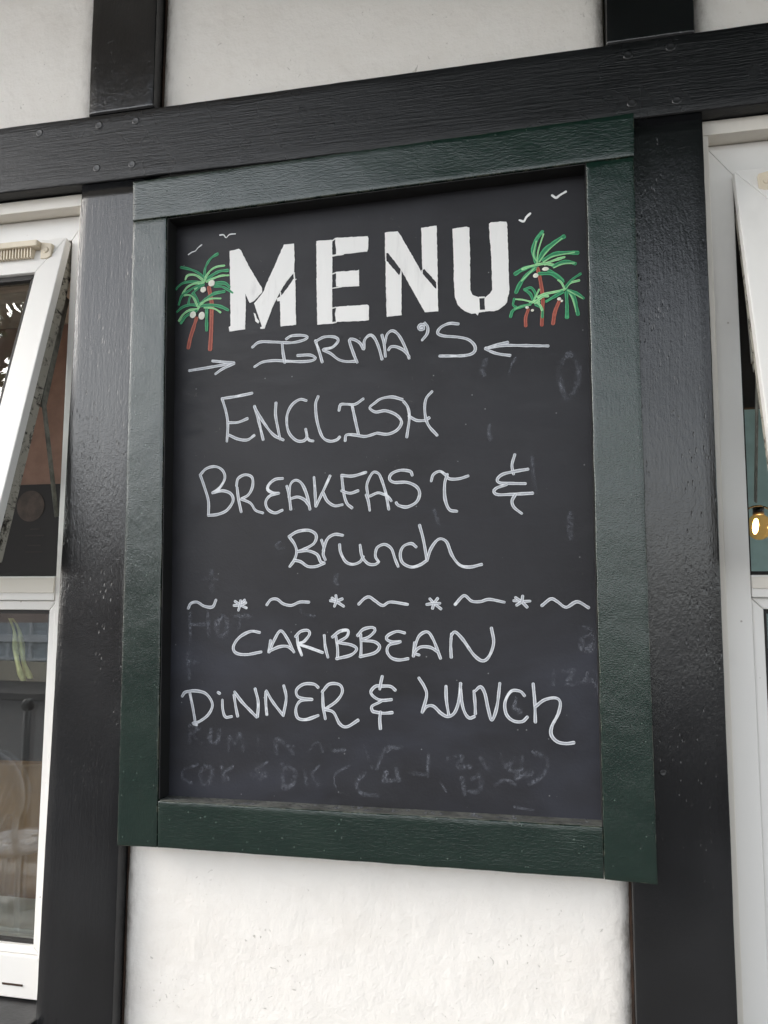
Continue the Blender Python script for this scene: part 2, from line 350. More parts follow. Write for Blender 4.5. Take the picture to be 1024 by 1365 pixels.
# lettering measured on the board, millimetres from its lower left corner
WORDS = {
 'arrow_in': [[(83.3,703.0),(116.7,706.2),(157.0,710.9)],
   [(121.5,716.0),(140.1,713.2),(157.0,710.9)],
   [(157.0,709.6),(138.7,702.6),(127.2,695.3)]],
 'arrow_out': [[(627.7,706.5),(593.9,709.3),(567.2,711.1),(540.7,709.1)],
   [(571.7,715.4),(555.2,712.8),(540.1,708.5)],
   [(540.1,707.9),(555.1,700.4),(574.5,696.1)]],
 'irmas': [[(186.4,733.5),(197.9,740.7),(222.6,739.1),(248.8,736.4),(268.2,739.2),(273.9,743.6),(264.8,746.8),(248.6,746.9),(240.5,742.7)],
   [(234.1,736.7),(236.0,720.7),(238.9,706.2)],
   [(190.5,702.8),(203.5,709.3),(223.2,710.4),(242.8,708.2),(265.5,706.2),(281.5,706.8),(286.9,710.5),(278.2,715.5),(258.8,716.1)],
   [(286.5,737.0),(292.5,720.2),(297.5,703.6)],
   [(286.5,735.8),(300.2,741.8),(316.1,740.7),(321.9,734.7),(313.1,725.2),(298.9,722.4),(310.1,716.0),(322.9,705.8),(335.5,701.9),(348.7,701.7)],
   [(351.3,699.9),(345.6,713.6),(339.3,734.0),(346.5,734.7),(355.5,728.5),(361.1,719.2),(362.2,732.5),(369.9,739.8),(376.6,736.0),(383.3,722.2),(388.9,702.4)],
   [(388.7,738.5),(392.1,723.9),(394.0,706.1)],
   [(393.2,726.0),(396.4,739.1),(404.1,744.1),(412.9,737.9),(421.7,721.9),(429.3,701.2)],
   [(429.3,703.9),(421.7,713.1),(410.8,719.3),(402.0,719.9),(398.7,715.7)],
   [(452.0,749.5),(446.6,751.0),(443.0,746.9),(445.6,742.7),(451.0,743.6),(449.5,747.3),(446.9,746.6)],
   [(452.5,752.3),(456.8,745.9),(455.9,736.1),(448.8,727.1)],
   [(501.4,747.5),(488.4,749.1),(476.0,744.3),(471.3,736.4),(479.1,731.4),(500.6,728.0),(515.9,723.2),(525.0,713.2),(523.4,704.0),(509.7,700.1),(474.3,701.7)]],
 'english': [[(139.0,656.1),(146.4,633.4),(149.5,614.3),(148.6,589.7)],
   [(139.0,656.1),(161.7,658.1),(187.4,661.9)],
   [(151.1,618.0),(166.1,618.0),(180.8,623.0)],
   [(151.6,599.0),(166.7,592.1),(181.6,590.3),(192.3,596.7)],
   [(191.9,641.4),(199.0,618.4),(206.8,589.9)],
   [(191.9,640.1),(205.5,618.1),(222.2,597.1),(238.6,588.0)],
   [(226.1,644.8),(225.8,626.6),(230.2,604.5),(233.7,589.4)],
   [(273.5,646.2),(263.2,648.2),(250.5,639.5),(243.7,622.6),(246.4,600.7),(257.8,587.2),(269.0,585.0),(275.3,590.3),(273.5,602.7)],
   [(275.3,590.3),(279.5,585.8),(284.9,584.6)],
   [(291.9,651.4),(288.2,639.2),(290.8,614.3),(299.0,590.8),(310.1,583.4),(321.1,584.8),(325.7,588.9)],
   [(324.3,628.8),(326.7,637.3),(336.1,637.5),(348.6,636.8),(360.9,644.2)],
   [(343.9,636.5),(348.8,614.8),(354.6,590.1)],
   [(334.2,583.3),(336.0,591.5),(349.0,591.0),(364.4,588.2),(380.4,592.1)],
   [(419.1,640.4),(404.1,644.9),(388.2,643.2),(378.7,637.4),(370.9,630.5),(379.6,623.8),(394.5,624.9),(410.4,618.1),(418.3,607.2),(412.0,595.9),(398.0,590.2),(382.1,592.4)],
   [(421.4,637.1),(427.6,628.0),(429.8,612.3),(426.1,585.0)],
   [(429.2,615.4),(440.1,608.7),(452.5,608.2),(458.7,611.6)],
   [(462.8,649.7),(454.1,639.2),(452.5,620.6),(457.1,601.7),(470.0,585.7)]],
 'breakfast': [[(106.6,539.4),(113.9,521.0),(121.2,499.0),(121.9,477.2)],
   [(106.6,539.4),(116.4,548.6),(131.3,551.3),(143.2,544.6),(146.8,532.6),(138.9,518.8),(127.5,511.3)],
   [(127.5,511.3),(144.0,514.0),(157.3,509.0),(160.9,498.1),(151.4,484.3),(136.7,478.4),(121.9,477.2)],
   [(167.0,518.1),(169.7,500.9),(174.4,481.7)],
   [(165.9,521.2),(168.3,532.0),(179.6,537.3),(190.5,532.9),(191.5,519.0),(185.2,506.8),(174.0,500.8)],
   [(174.0,500.8),(188.8,494.3),(197.2,483.4),(208.6,479.2)],
   [(238.7,530.0),(226.8,528.8),(217.3,521.3),(215.9,513.7),(224.0,508.9),(233.0,508.0)],
   [(233.0,508.0),(219.3,504.4),(213.0,495.3),(216.5,484.5),(227.8,478.8),(239.0,482.6)],
   [(245.6,518.1),(249.7,502.1),(252.3,483.8)],
   [(249.1,502.1),(251.0,520.4),(258.9,526.9),(268.5,521.5),(276.6,504.5),(281.7,483.2)],
   [(250.4,499.1),(262.5,501.8),(273.6,497.0),(280.0,489.3)],
   [(287.3,530.1),(289.1,510.3),(290.4,487.5)],
   [(311.7,531.5),(303.2,512.9),(291.0,487.5)],
   [(301.7,506.9),(308.1,494.7),(319.1,487.5),(330.8,488.8)],
   [(329.4,531.9),(332.8,506.2),(337.6,491.0),(345.3,484.0)],
   [(329.4,531.9),(346.4,530.5),(365.7,535.3)],
   [(329.7,509.2),(342.1,505.3),(354.3,508.6)],
   [(366.6,502.3),(369.7,493.3),(371.9,479.9)],
   [(372.7,500.7),(383.3,504.9),(390.6,503.2),(398.5,499.2),(403.3,493.1)],
   [(369.6,499.3),(367.4,517.3),(375.5,534.1),(383.1,533.9),(388.0,526.9),(395.2,505.0),(399.9,480.9)],
   [(434.0,529.2),(430.9,534.8),(416.9,536.8),(404.4,532.5),(400.7,524.9),(407.6,519.5),(426.2,519.0),(440.1,512.4),(444.8,502.3),(440.1,490.2),(426.3,483.5),(413.9,486.2),(410.8,489.9)],
   [(461.6,520.1),(464.7,529.2),(473.8,533.5),(481.4,528.7),(487.5,522.4),(501.1,522.0),(514.0,525.6)],
   [(484.5,528.6),(480.8,515.0),(481.3,493.8),(487.3,478.6),(497.8,475.9)]],
 'ampersand_high': [[(579.5,553.6),(575.5,539.3),(577.4,526.7)],
   [(597.3,532.6),(579.8,530.2),(562.1,526.3),(554.7,519.0),(559.1,514.4),(573.7,513.4),(593.5,512.5)],
   [(567.8,512.0),(553.1,507.0),(550.1,502.0),(555.9,498.0),(576.5,498.1),(603.2,498.9)],
   [(579.4,497.4),(574.9,488.6),(577.7,479.7),(587.7,471.2)]],
 'brunch': [[(250.2,443.6),(258.9,432.1),(262.2,421.5),(259.3,409.6),(252.2,399.7)],
   [(250.2,443.6),(263.3,450.7),(280.6,452.2),(291.6,445.2),(288.7,433.2),(273.2,424.4),(264.4,421.5)],
   [(264.4,421.5),(279.5,422.3),(293.6,416.8),(299.0,406.3),(304.6,404.2)],
   [(304.6,404.2),(292.3,399.5),(279.8,399.6),(268.8,406.5),(259.3,408.7)],
   [(300.1,437.6),(303.7,425.6),(302.9,416.7),(306.1,409.2)],
   [(302.8,422.6),(308.8,439.0),(319.6,445.7),(331.9,444.3)],
   [(327.4,430.7),(329.1,419.4),(336.9,406.1),(347.6,402.2),(358.2,405.9),(362.7,413.2)],
   [(358.0,429.5),(361.2,413.2),(370.3,402.9),(380.9,402.0),(385.4,405.7)],
   [(385.4,405.7),(380.8,413.0),(381.4,421.8),(384.8,427.3),(394.5,430.4),(404.1,424.0),(409.0,410.5),(413.8,399.0)],
   [(439.7,426.4),(432.7,431.2),(421.6,427.5),(416.9,416.7),(420.1,404.2),(432.8,397.9),(445.4,400.9),(454.8,407.0)],
   [(444.7,456.9),(450.1,436.6),(455.4,407.0)],
   [(455.4,407.0),(461.1,424.0),(472.1,436.9),(483.0,433.1),(490.6,414.5),(501.4,400.6),(515.2,397.5),(532.0,401.0)]],
 'wave1': [[(93.7,338.1),(97.8,345.4),(107.6,347.3),(119.4,341.3),(132.5,340.4),(137.8,350.4)]],
 'wave2': [[(217.9,343.9),(224.1,351.4),(233.6,352.0),(243.1,345.5),(255.7,343.2),(268.2,348.0),(282.2,348.0)]],
 'wave3': [[(356.6,345.4),(364.7,353.3),(372.1,355.7),(380.4,350.4),(391.7,343.7),(402.8,348.7),(427.5,345.4)]],
 'wave4': [[(494.9,345.7),(507.3,357.9),(517.9,350.4),(530.0,349.8),(542.2,352.9),(562.5,349.1)]],
 'wave5': [[(613.4,344.8),(625.3,353.8),(634.0,350.2),(645.4,342.6),(660.0,350.1),(674.8,342.2)]],
 'star1': [[(176.3,343.7),(173.9,335.6)],
   [(166.6,342.7),(176.3,342.8),(186.1,339.2)],
   [(168.1,348.7),(176.3,343.7)],
   [(176.3,343.7),(183.2,350.6)],
   [(176.3,342.8),(185.2,346.7)],
   [(176.8,349.7),(176.3,342.8)]],
 'star2': [[(323.7,349.4),(322.7,357.6)],
   [(314.5,350.2),(323.7,348.8)],
   [(323.7,348.8),(334.5,342.4)],
   [(323.7,349.4),(320.7,342.3)],
   [(323.7,349.4),(332.2,352.9)],
   [(316.9,354.0),(323.7,349.4)]],
 'star3': [[(465.0,347.1),(459.4,353.2)],
   [(465.0,347.1),(470.3,353.9)],
   [(455.0,345.5),(465.0,347.1)],
   [(465.0,347.1),(474.9,339.5)],
   [(465.0,347.1),(463.1,340.1)],
   [(465.0,347.1),(473.4,347.2)]],
 'star4': [[(586.4,350.0),(587.7,357.5)],
   [(575.7,351.2),(586.4,350.0)],
   [(586.4,350.0),(597.3,350.7)],
   [(586.4,350.0),(593.4,342.6)],
   [(586.4,349.5),(579.5,345.2)],
   [(578.1,355.4),(586.4,350.0)]],
 'caribbean': [[(207.6,303.7),(193.3,305.0),(175.9,295.8),(167.2,282.3),(171.7,273.5),(187.7,271.4),(210.5,275.6)],
   [(224.7,292.1),(222.5,275.8)],
   [(223.1,275.8),(231.5,295.1),(240.1,306.4),(250.3,295.4),(260.7,276.5)],
   [(224.0,277.3),(238.1,283.4),(250.6,284.2),(260.0,277.9)],
   [(265.2,300.0),(266.7,286.8),(272.5,272.3)],
   [(262.8,298.5),(270.4,305.9),(281.2,307.5),(283.8,301.7),(275.3,291.3),(266.7,288.3),(284.7,282.7),(303.8,276.4)],
   [(306.0,300.5),(307.7,284.5),(311.8,270.1)],
   [(323.4,299.3),(326.0,281.9),(326.2,268.1)],
   [(318.2,298.6),(328.8,306.6),(340.9,308.2),(339.5,299.5),(327.4,292.1)],
   [(327.4,290.6),(345.6,288.0),(354.1,282.4),(345.7,273.6),(324.6,268.1)],
   [(359.9,302.6),(360.7,285.4),(360.2,271.6)],
   [(355.4,301.1),(363.5,309.9),(376.9,312.9),(380.8,308.6),(372.5,299.9),(361.2,295.4)],
   [(362.1,294.0),(380.0,292.8),(387.5,285.8),(380.1,277.1),(359.3,271.6)],
   [(423.4,305.6),(412.4,307.6),(399.8,302.2),(397.3,297.0),(404.6,293.1),(417.2,293.3)],
   [(415.6,292.6),(401.4,288.5),(398.3,279.3),(404.6,270.8),(415.7,268.0),(428.2,270.1)],
   [(437.5,292.1),(436.0,273.8)],
   [(436.9,282.9),(443.8,301.3),(455.6,307.5),(464.0,297.0),(474.1,271.5)],
   [(443.8,275.5),(437.6,278.4),(445.3,286.1),(459.3,286.3),(470.1,280.5)],
   [(489.5,304.9),(488.5,289.8),(489.1,273.3)],
   [(489.5,303.4),(494.7,307.9),(505.4,297.6),(520.4,276.9),(532.4,269.1),(541.4,275.8),(547.6,293.7),(544.8,313.6)]],
 'dinner': [[(100.4,213.9),(106.1,191.8),(110.6,171.3)],
   [(88.4,209.1),(93.8,215.2),(110.1,217.2),(126.5,213.2),(136.7,198.7),(130.7,183.8),(116.4,173.0),(106.7,170.6),(112.7,168.4)],
   [(152.0,205.0),(153.0,191.9),(157.4,181.2),(167.0,182.1)],
   [(144.9,216.0),(147.5,214.6)],
   [(170.0,212.9),(173.0,196.9),(176.5,183.0)],
   [(170.9,217.3),(183.0,203.0),(205.6,182.8)],
   [(202.5,222.6),(207.7,203.8),(207.2,183.4)],
   [(219.0,218.7),(219.3,204.1),(221.2,186.8)],
   [(219.9,220.1),(230.2,204.5),(246.2,186.2)],
   [(246.3,228.1),(250.3,210.8),(246.2,186.2)],
   [(297.8,227.2),(291.6,231.6),(276.3,231.2),(265.6,222.8),(268.9,212.8),(288.9,210.0)],
   [(288.9,210.0),(272.0,207.7),(265.1,196.9),(267.8,184.0),(280.1,181.6),(298.3,187.9)],
   [(304.5,222.5),(305.7,201.0),(309.0,184.0)],
   [(304.0,221.0),(314.4,232.2),(329.6,231.7),(333.6,221.8),(325.3,208.8),(307.9,196.8)],
   [(308.8,196.8),(321.0,193.0),(330.2,177.7),(340.7,173.8),(357.0,183.4)]],
 'ampersand_low': [[(410.2,226.4),(403.2,231.4),(390.6,231.4),(381.9,231.0),(375.1,223.0),(380.4,215.8),(390.7,211.9),(404.9,213.3)],
   [(389.9,210.4),(384.9,207.7),(376.7,203.2),(377.6,197.0),(381.3,195.7),(393.9,194.3),(405.9,195.6)],
   [(391.5,244.7),(389.3,235.0),(388.1,227.4)],
   [(389.2,195.7),(388.3,185.1),(389.3,173.2)]],
 'lunch': [[(443.8,243.8),(451.5,232.0),(454.6,220.2),(448.4,197.6)],
   [(448.4,197.6),(454.6,205.3),(463.8,206.2),(474.4,197.0),(483.6,192.9),(492.7,197.6),(498.8,212.6),(502.0,237.8)],
   [(481.6,233.4),(482.1,215.0),(485.1,195.9)],
   [(501.4,237.8),(503.4,212.7),(507.8,198.1),(513.8,191.8),(520.4,194.1)],
   [(520.0,227.9),(521.4,213.2),(521.9,198.0)],
   [(521.5,228.0),(529.1,234.1),(535.0,225.4),(539.3,205.0),(544.2,190.0),(551.2,208.3),(555.4,239.2)],
   [(588.2,224.0),(582.4,229.6),(570.6,229.3),(562.2,214.5),(563.8,198.5),(573.1,190.1),(584.8,189.6),(591.6,195.7)],
   [(600.1,239.7),(601.8,215.7),(602.2,189.7)],
   [(602.6,209.9),(614.3,218.9),(628.8,222.2),(635.3,216.7),(632.7,202.2),(623.8,184.7),(623.0,173.2),(630.6,165.0),(642.0,163.1),(652.0,164.7)]],
}
GHOSTS = [[(656.5,693.0),(646.2,682.4),(642.9,659.9),(648.2,636.9),(653.9,630.6),(664.2,643.6),(668.9,665.9),(665.0,685.8),(655.6,692.5)],
 [(603.3,547.4),(604.4,523.5),(607.0,502.7)],
 [(545.1,594.9),(543.8,585.8),(546.4,576.6)],
 [(539.9,690.5),(535.3,679.9),(536.8,672.1)],
 [(581.8,691.0),(575.8,682.1),(573.3,671.5)],
 [(653.5,467.9),(652.6,451.9),(653.5,437.4)],
 [(466.1,476.0),(472.1,459.3)],
 [(96.6,329.6),(97.3,309.9),(98.9,290.3)],
 [(125.3,329.8),(128.2,299.7)],
 [(98.8,313.8),(112.0,314.6),(126.7,315.3)],
 [(149.2,327.0),(139.8,314.8),(142.5,299.9),(150.1,297.0),(157.8,309.0),(154.9,322.5),(149.2,327.0)],
 [(160.7,324.1),(176.7,327.8),(192.8,326.7)],
 [(176.7,326.6),(174.6,309.2)],
 [(97.4,275.2),(95.7,257.1),(98.0,237.7)],
 [(97.3,258.6),(110.4,258.9)],
 [(118.2,380.8),(137.9,381.4)],
 [(129.4,392.1),(130.8,364.7)],
 [(235.1,435.3),(230.4,430.9),(235.3,425.7),(241.6,426.8)],
 [(323.3,385.5),(321.9,378.1),(324.0,375.8)],
 [(268.2,345.6),(274.7,330.9),(290.2,328.1)],
 [(677.7,307.2),(666.2,301.3),(664.5,289.6),(674.5,289.8)],
 [(670.8,315.9),(679.2,310.2),(677.3,286.9),(667.3,286.8)],
 [(640.9,257.3),(653.8,257.5),(643.5,240.0),(656.4,240.3)],
 [(660.7,244.7),(677.8,246.6),(683.3,238.1)],
 [(680.9,258.1),(685.8,249.6),(685.9,232.5),(681.6,227.2)],
 [(672.4,258.0),(667.9,246.3)],
 [(628.0,257.0),(626.8,239.5)],
 [(400.4,143.2),(408.2,148.6),(419.1,149.0)],
 [(576.4,217.8),(574.8,207.6),(582.1,203.5)],
 [(102.9,166.2),(102.3,144.2)],
 [(102.9,166.2),(116.4,164.2),(106.0,154.1),(119.8,143.7)],
 [(135.3,160.1),(134.4,146.7),(145.1,144.7),(148.6,159.4)],
 [(163.9,134.7),(164.7,154.0),(174.2,143.5),(180.3,159.4),(186.1,135.6)],
 [(207.9,151.5),(210.9,133.7)],
 [(236.7,134.8),(236.3,152.6),(251.2,145.5),(260.9,135.3)],
 [(254.4,144.4),(262.0,143.6)],
 [(284.9,138.6),(298.6,150.9),(306.3,137.8)],
 [(316.1,147.0),(318.7,140.1),(336.1,142.0)],
 [(366.8,147.9),(376.7,119.5)],
 [(385.2,119.9),(397.2,147.4),(414.0,146.4)],
 [(114.7,111.5),(94.9,102.7),(93.3,90.5),(106.9,85.2)],
 [(129.4,110.9),(119.8,97.8),(126.9,83.8),(137.3,91.5),(138.2,106.5),(129.4,110.9)],
 [(154.0,109.1),(157.1,92.5)],
 [(169.8,111.0),(158.2,100.9),(165.0,94.1)],
 [(200.7,100.6),(218.1,101.4)],
 [(221.6,119.3),(207.0,108.0),(223.2,102.9),(211.8,95.2)],
 [(245.3,117.5),(247.8,88.2)],
 [(245.4,115.7),(264.5,110.7),(261.7,91.9),(249.1,85.4)],
 [(280.3,110.3),(281.8,92.9)],
 [(300.3,118.3),(289.8,106.1),(299.4,93.8)],
 [(343.7,120.3),(324.1,106.6),(327.4,86.5),(342.8,81.6)],
 [(367.0,111.6),(356.1,97.8),(362.4,84.4),(385.4,82.2)],
 [(397.3,113.0),(394.3,103.2),(406.4,103.8)],
 [(412.3,117.7),(415.3,105.4)],
 [(433.2,114.8),(451.0,113.9)],
 [(456.9,138.6),(455.7,113.0)],
 [(474.4,102.7),(480.3,94.6)],
 [(485.1,137.0),(503.7,140.6),(497.8,127.4),(512.3,127.0)],
 [(529.6,137.8),(538.1,125.4)],
 [(555.4,144.6),(560.9,130.3)],
 [(572.4,140.9),(565.4,126.7),(582.3,125.8),(583.6,141.4)],
 [(600.6,150.4),(617.1,140.1),(611.2,120.6),(594.4,108.8)],
 [(503.5,109.7),(506.3,93.1)],
 [(518.0,111.6),(529.5,116.6),(526.4,97.0),(515.0,94.7)],
 [(546.5,103.6),(560.7,112.6),(573.1,107.7)],
 [(577.7,116.2),(594.6,122.5)],
 [(574.4,77.5),(596.6,75.0)]]
BLOCK_LETTERS = {
 'M': [[(145.2,890.1),(160.5,892.0),(163.7,889.3),(178.1,861.2),(199.7,826.1),(200.3,819.1),(188.2,807.0),(185.4,805.4),(180.2,803.7),(172.4,820.0),(173.9,805.4),(174.0,762.4),(148.2,760.8),(147.0,767.8),(149.9,768.8)],
   [(187.4,802.0),(202.2,818.9),(206.3,830.7),(219.9,859.8),(233.9,891.9),(250.0,892.1),(251.6,866.3),(250.8,846.0),(239.3,833.0),(229.0,816.8),(218.8,797.3),(207.6,768.1),(205.4,761.4),(198.8,761.4),(198.3,763.7),(201.1,764.9),(194.2,784.1)],
   [(250.5,836.3),(255.6,835.4),(253.3,833.7),(255.7,763.5),(231.2,763.0),(229.3,802.9),(224.8,802.8),(224.3,807.2),(230.3,810.2),(241.8,823.1)],
   [(249.8,845.6),(252.2,846.3),(253.1,834.9),(251.0,835.1)],
   [(229.2,816.8),(230.6,817.1),(231.3,809.0),(229.6,809.1)],
   [(187.3,787.6),(190.2,785.6),(192.7,778.4),(196.9,773.1),(194.8,770.2),(190.4,774.0)]],
 'E': [[(285.8,892.8),(309.4,892.4),(310.8,891.4),(312.4,761.5),(289.1,761.6),(287.6,814.8)],
   [(315.8,894.6),(365.9,892.5),(367.1,889.0),(366.8,873.0),(365.2,868.6),(329.4,868.0),(317.3,868.4),(317.0,876.5),(315.5,887.0)],
   [(317.1,841.1),(353.0,840.8),(353.7,816.2),(326.5,816.9),(317.8,818.7)],
   [(318.2,786.9),(366.2,786.6),(368.5,784.6),(368.6,762.8),(361.9,762.0),(318.5,763.6),(316.8,773.9)],
   [(310.6,891.2),(316.1,894.8),(316.1,893.2),(310.6,889.5)],
   [(310.8,868.5),(329.4,868.5),(329.4,866.8),(310.9,865.8)],
   [(311.2,839.1),(317.4,840.9),(317.4,839.3),(311.2,837.5)],
   [(311.5,817.2),(326.5,817.5),(326.5,816.2),(311.5,815.6)],
   [(311.8,785.8),(318.4,787.1),(318.4,785.7),(311.9,784.2)],
   [(312.1,763.3),(319.1,764.0),(319.2,762.2),(312.1,761.3)]],
 'N': [[(392.4,895.2),(394.7,896.1),(412.0,895.8),(416.9,887.6),(447.3,830.8),(448.8,827.9),(468.1,803.2),(471.6,801.6),(472.3,768.5),(452.5,768.6),(419.3,831.8),(415.7,838.0),(397.0,864.1),(393.0,862.6)],
   [(393.5,852.4),(395.3,851.5),(414.0,827.8),(417.7,833.8),(417.9,766.8),(395.7,765.8),(394.4,806.1)],
   [(447.4,897.7),(470.3,898.6),(471.6,812.7),(468.6,813.4),(451.7,834.4),(449.1,832.4),(448.0,868.8)],
   [(392.8,863.1),(394.4,863.8),(394.9,851.1),(393.3,851.3)],
   [(416.0,838.9),(417.5,837.4),(417.7,827.0),(416.0,827.2)],
   [(447.3,832.5),(449.5,833.2),(449.5,827.0),(448.0,828.0)],
   [(469.4,813.7),(471.6,813.6),(471.8,801.1),(469.8,802.6)]],
 'U': [[(493.6,891.3),(500.5,892.2),(514.4,892.6),(518.3,891.1),(519.1,849.9),(519.1,797.0),(522.2,789.1),(530.6,785.2),(532.1,784.6),(532.6,765.4),(529.4,758.0),(526.3,761.5),(521.0,760.8),(510.5,766.0),(501.0,775.4),(496.8,787.8),(495.4,812.2),(494.9,854.3)],
   [(547.0,893.7),(549.6,895.7),(566.4,895.1),(571.8,894.3),(572.9,892.3),(574.4,827.3),(574.8,790.3),(571.3,774.3),(568.1,770.3),(558.7,763.9),(552.4,762.8),(539.9,763.1),(539.3,783.4),(547.5,789.3),(550.7,794.4),(549.5,851.5),(547.6,871.5)],
   [(531.3,785.5),(539.7,785.3),(539.7,783.1),(531.3,783.4)],
   [(531.5,765.9),(540.4,765.7),(540.3,762.6),(530.7,762.3)]],
}
